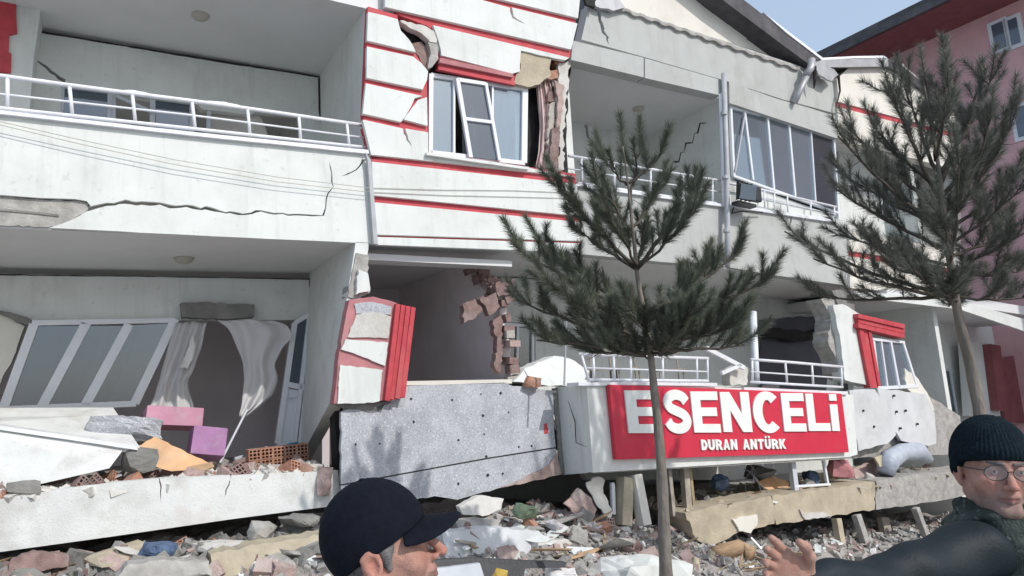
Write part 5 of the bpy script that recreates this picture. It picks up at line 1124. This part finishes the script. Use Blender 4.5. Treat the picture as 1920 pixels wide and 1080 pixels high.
def finger_hand(name, T, X, curls, mt='skin'):
    """right hand, local: wrist at origin, fingers along +y, palm facing -z, thumb towards -x"""
    def f(P):
        d = ell(P, (0,.052,0), (.042,.056,.016)); d = smin(d, cap_(P, (0,-.05,0), (0,.01,0), .027,.027), .02)
        d = smin(d, cap_(P, (-.028,.09,0), (.030,.085,-.001), .011,.010), .012)
        for k, (x, y, L, sp) in enumerate([(-.030,.092,.070,-.10),(-.010,.097,.078,-.03),(.011,.094,.072,.05),(.030,.085,.057,.14)]):
            p = np.array([x,y,0.]); a = 0; r = [.0095,.0098,.0092,.0080][k]; c = curls[k]; fd = None
            for j, fr in enumerate((.46,.31,.23)):
                a += c*(.7,1.0,.8)[j]; q = p + L*fr*np.array([math.sin(sp)*math.cos(a), math.cos(sp)*math.cos(a), -math.sin(a)])
                s = cap_(P, p, q, r*(1-.06*j), r*(.96-.08*j)); fd = s if fd is None else smin(fd, s, .003); p = q
            d = smin(d, fd, .006)
        p = np.array([-.026,.02,-.006]); 
        for j, (q, r) in enumerate([((-.052,.048,-.016),.0125),((-.064,.078,-.022),.0108),((-.064,.100,-.026),.0095)]):
            q = np.array(q); d = smin(d, cap_(P, p, q, r*1.05, r*.95), .009); p = q
        return d
    return sdf_part(name, f, (-.10,-.09,-.11), (.075,.20,.05), .0035, mt, T, X)

# ---- man in the black cap, seen from the side at the bottom
hc = at(716, 1034, 1.46); T = person('person', (hc.x, hc.y, ground(hc.x,hc.y)), 'man in a black peaked cap and black jacket, seen in profile facing right')
XA = frame(hc, (1,.10,0), .16, .02)
add_head(T, XA, dict(big_nose=1.06, stout=1.03))
def cap_dome(P):
    d = ell(P, (0,-.009,.040), (.0900,.110,.111)); cut = .014 - P[...,2] + .34*np.maximum(P[...,1],-.03) + .55*np.minimum(P[...,1]+.03,0)
    seam = .0012*np.exp(-(P[...,0]/.003)**2) + .0012*np.exp(-((np.abs(P[...,0])-.7*(P[...,1]+.0))/.003)**2)
    return smax(d - seam, cut, .005)
sdf_part('cap', cap_dome, (-.1,-.14,-.07), (.1,.115,.165), .0026, 'cap_cloth', T, XA)
def brim(P):
    x, y, z = P[...,0], P[...,1], P[...,2]; s = .048 - 5.2*x*x - .16*(y-.08); d = np.abs(z-s)*.8 - .0032
    e = (np.sqrt((x/.083)**2 + (np.maximum(y-.058,0)/.117)**2 + 1e-9) - 1)*.08
    return smax(smax(d, e, .004), .055-y, .004)
sdf_part('cap_peak', brim, (-.1,.045,-.02), (.1,.185,.075), .0024, 'cap_cloth', T, XA)
sdf_part('cap_button', lambda P: ell(P, (0,-.010,.1505), (.008,.008,.004)), (-.012,-.03,.14), (.012,.0,.165), .002, 'cap_cloth', T, XA)
BA = frame((hc.x-.05, hc.y, ground(hc.x,hc.y)), (1,.05,0)); hz = hc.z - ground(hc.x,hc.y)
def jac_a(P):
    Pm = P.copy(); Pm[...,0] = np.abs(P[...,0]); sh = hz-.225
    d = ell(P, (0,.0,sh-.22), (.20,.135,.30)); d = smin(d, ell(P, (0,.0,sh-.50), (.185,.13,.20)), .06); d = smin(d, cap_(Pm, (.06,-.01,sh), (.185,-.005,sh-.055), .075,.072), .06)
    d = smin(d, cap_(Pm, (.20,-.005,sh-.07), (.245,-.03,sh-.36), .068,.055), .04); d = smin(d, cap_(Pm, (.245,-.03,sh-.36), (.235,.08,sh-.60), .054,.043), .03)
    col = cap_(P, (0,-.010,sh+.02), (0,-.004,sh+.095), .083,.079); col = smax(col, -cap_(P, (0,.02,sh), (0,.04,sh+.3), .062,.066), .01)
    return smin(d, col, .025) + wob(P, 24, .007)
sdf_part('jacket', jac_a, (-.33,-.2,hz-1.02), (.33,.2,hz-.08), .011, 'jacket_black', T, BA)
for s in (-1,1): finger_hand('hand', T, BA @ Matrix.Translation((s*.236,.09,hz-.225-.64)) @ Matrix.Rotation(-1.35,4,'X') @ Matrix.Scale(s,4,(1,0,0)), [.45,.5,.55,.6])
legs(T, BA, 0, hz-.225-.66)

# ---- man in the dark knitted hat with spectacles, arm stretched out
hc = at(1862, 882, 1.94); gz = ground(hc.x,hc.y); T = person('person', (hc.x, hc.y, gz), 'man in a dark knitted hat, spectacles and dark jacket stretching out his arm')
XB = frame(hc, (-.24,-1,-.0), .03, -.08)
add_head(T, XB, dict(big_nose=1.0, mouth_open=.002, stout=1.08), hair=False)
def beanie(P):
    d = ell(P, (0,-.014,.036), (.094,.115,.115)); cut = .020 - P[...,2] + .16*P[...,1] + .9*np.minimum(P[...,1]-.02,0)*(P[...,1]>-.03) + (-.045)*(P[...,1]<=-.03)
    rib = .0016*np.sin(np.arctan2(P[...,0], P[...,1]+.014)*64); fold = .006*np.exp(-((cut+.022)/.02)**2)
    return smax(d - fold - rib, cut, .008)
sdf_part('knitted_hat', beanie, (-.115,-.15,-.09), (.115,.125,.16), .0028, 'beanie_knit', T, XB)
G2 = part('spectacles', T)
def gp(x, y, z): return XB @ Vector((x,y,z))
for s in (-1,1):
    ring = [gp(s*.033+.0265*math.cos(g), .108-.18*abs(.0265*math.cos(g)*s+.033)*.5, .004+.0195*math.sin(g)) for g in [2*math.pi*k/24 for k in range(25)]]
    MB().pipe(ring, .0013, 6).build('rim', 'black_metal', G2, smooth=True)
    k = 24; c = gp(s*.033,.1045,.004); m = MB(); m.add([c]+ring[:24], [(0,1+i,1+(i+1)%24) for i in range(24)]); m.build('lens', 'spectacle_glass', G2)
    MB().pipe([gp(s*.059,.101,.010), gp(s*.078,.05,.010), gp(s*.085,-.005,.008)], .0013, 6).build('temple', 'black_metal', G2)
MB().pipe([gp(-.007,.1075,.006), gp(0,.112,.009), gp(.007,.1075,.006)], .0012, 6).build('bridge', 'black_metal', G2)
# body in world axes: his right arm (picture left) reaches out
sh = hc + Vector((.06,.03,-.235)); shR = at(1822,1035,1.86); el = at(1650,1095,1.74); wr = at(1512,1092,1.60)
ac = sh; sL = sh + Vector((.20,.05,-.04))
def jac_b(P):
    d = ell(P, (ac.x+.02,ac.y,ac.z-.24), (.235,.15,.32)); d = smin(d, ell(P, (ac.x+.03,ac.y,ac.z-.55), (.215,.15,.24)), .06)
    d = smin(d, cap_(P, tuple(ac+Vector((-.04,0,.0))), tuple(shR), .08,.072), .06); d = smin(d, cap_(P, tuple(ac+Vector((.05,0,.0))), tuple(sL), .08,.075), .06)
    d = smin(d, cap_(P, tuple(shR), tuple(el), .072,.060), .04); d = smin(d, cap_(P, tuple(el), tuple(wr), .060,.046), .03)
    a2 = sL + Vector((.07,.02,-.30)); d = smin(d, cap_(P, tuple(sL), tuple(a2), .072,.058), .04); d = smin(d, cap_(P, tuple(a2), tuple(a2+Vector((-.05,-.1,-.23))), .056,.045), .03)
    return d + wob(P, 20, .007) + .0025*np.sin(P[...,0]*48+P[...,2]*15)
bl = np.array([wr.x-.08, min(wr.y,ac.y-.3)-.1, ac.z-.9]); bh = np.array([ac.x+.42, ac.y+.3, ac.z+.14])
sdf_part('jacket', jac_b, bl, bh, .012, 'jacket_dark', T)
def scarf(P):
    q = P - np.array(ac); ang = np.arctan2(q[...,0], q[...,1])
    r = np.sqrt((q[...,0]+.05)**2 + (q[...,1]+.02)**2)
    d = np.sqrt((r-.082)**2 + ((q[...,2]-.100)/1.7)**2) - .034
    d = smin(d, np.sqrt((r-.110)**2 + ((q[...,2]-.040-.03*np.cos(ang))/1.4)**2) - .042, .012)
    d = smin(d, cap_(P, tuple(ac+Vector((-.06,-.14,.0))), tuple(ac+Vector((-.01,-.19,-.22))), .05,.055), .03)
    return d + .004*np.sin(q[...,2]*120+ang*5) + wob(P, 45, .004)
sdf_part('scarf', scarf, np.array(ac)-np.array([.24,.30,.34]), np.array(ac)+np.array([.22,.2,.19]), .006, 'scarf', T)
hd = (at(1440,1042,1.56) - wr).normalized(); yv = hd; zv = Vector((-.45,.75,.45)); zv = (zv - yv*zv.dot(yv)).normalized(); xv = yv.cross(zv)
XH = Matrix(((xv.x,yv.x,zv.x,wr.x),(xv.y,yv.y,zv.y,wr.y),(xv.z,yv.z,zv.z,wr.z),(0,0,0,1)))
finger_hand('hand', T, XH, [.18,.32,.42,.50])
a2 = sL + Vector((.02,-.08,-.56)); finger_hand('hand', T, Matrix.Translation(a2) @ Matrix.Rotation(-1.5,4,'X') @ Matrix.Scale(-1,4,(1,0,0)), [.4,.5,.5,.5])
BB = frame((ac.x+.03, ac.y, gz), (-.1,-1,0)); legs(T, BB, 0, ac.z-gz-.70)
# ================================================================== each repeated label gets its place in the row
ORD = ['leftmost','second from left','third from left','fourth from left','fifth from left','sixth from left','seventh from left','eighth from left','ninth from left','tenth from left',
       'eleventh from left','twelfth from left','thirteenth from left','fourteenth from left','fifteenth from left','sixteenth from left','seventeenth from left','eighteenth from left','nineteenth from left','twentieth from left']
_by = {}
for o in bpy.data.objects:
    if o.parent is None and o.get('label') and o.get('category'): _by.setdefault(o['label'], []).append(o)
def _sx(o):
    v = np.array(o.location) - CAM; return float(v @ _rt) / float(v @ _fw)
for lab, L in _by.items():
    if len(L) < 2: continue
    L.sort(key=_sx)
    for i, o in enumerate(L):
        if i < len(ORD): o['label'] = lab + ', ' + (ORD[i] if i < len(L)-1 or i == 0 else 'rightmost')
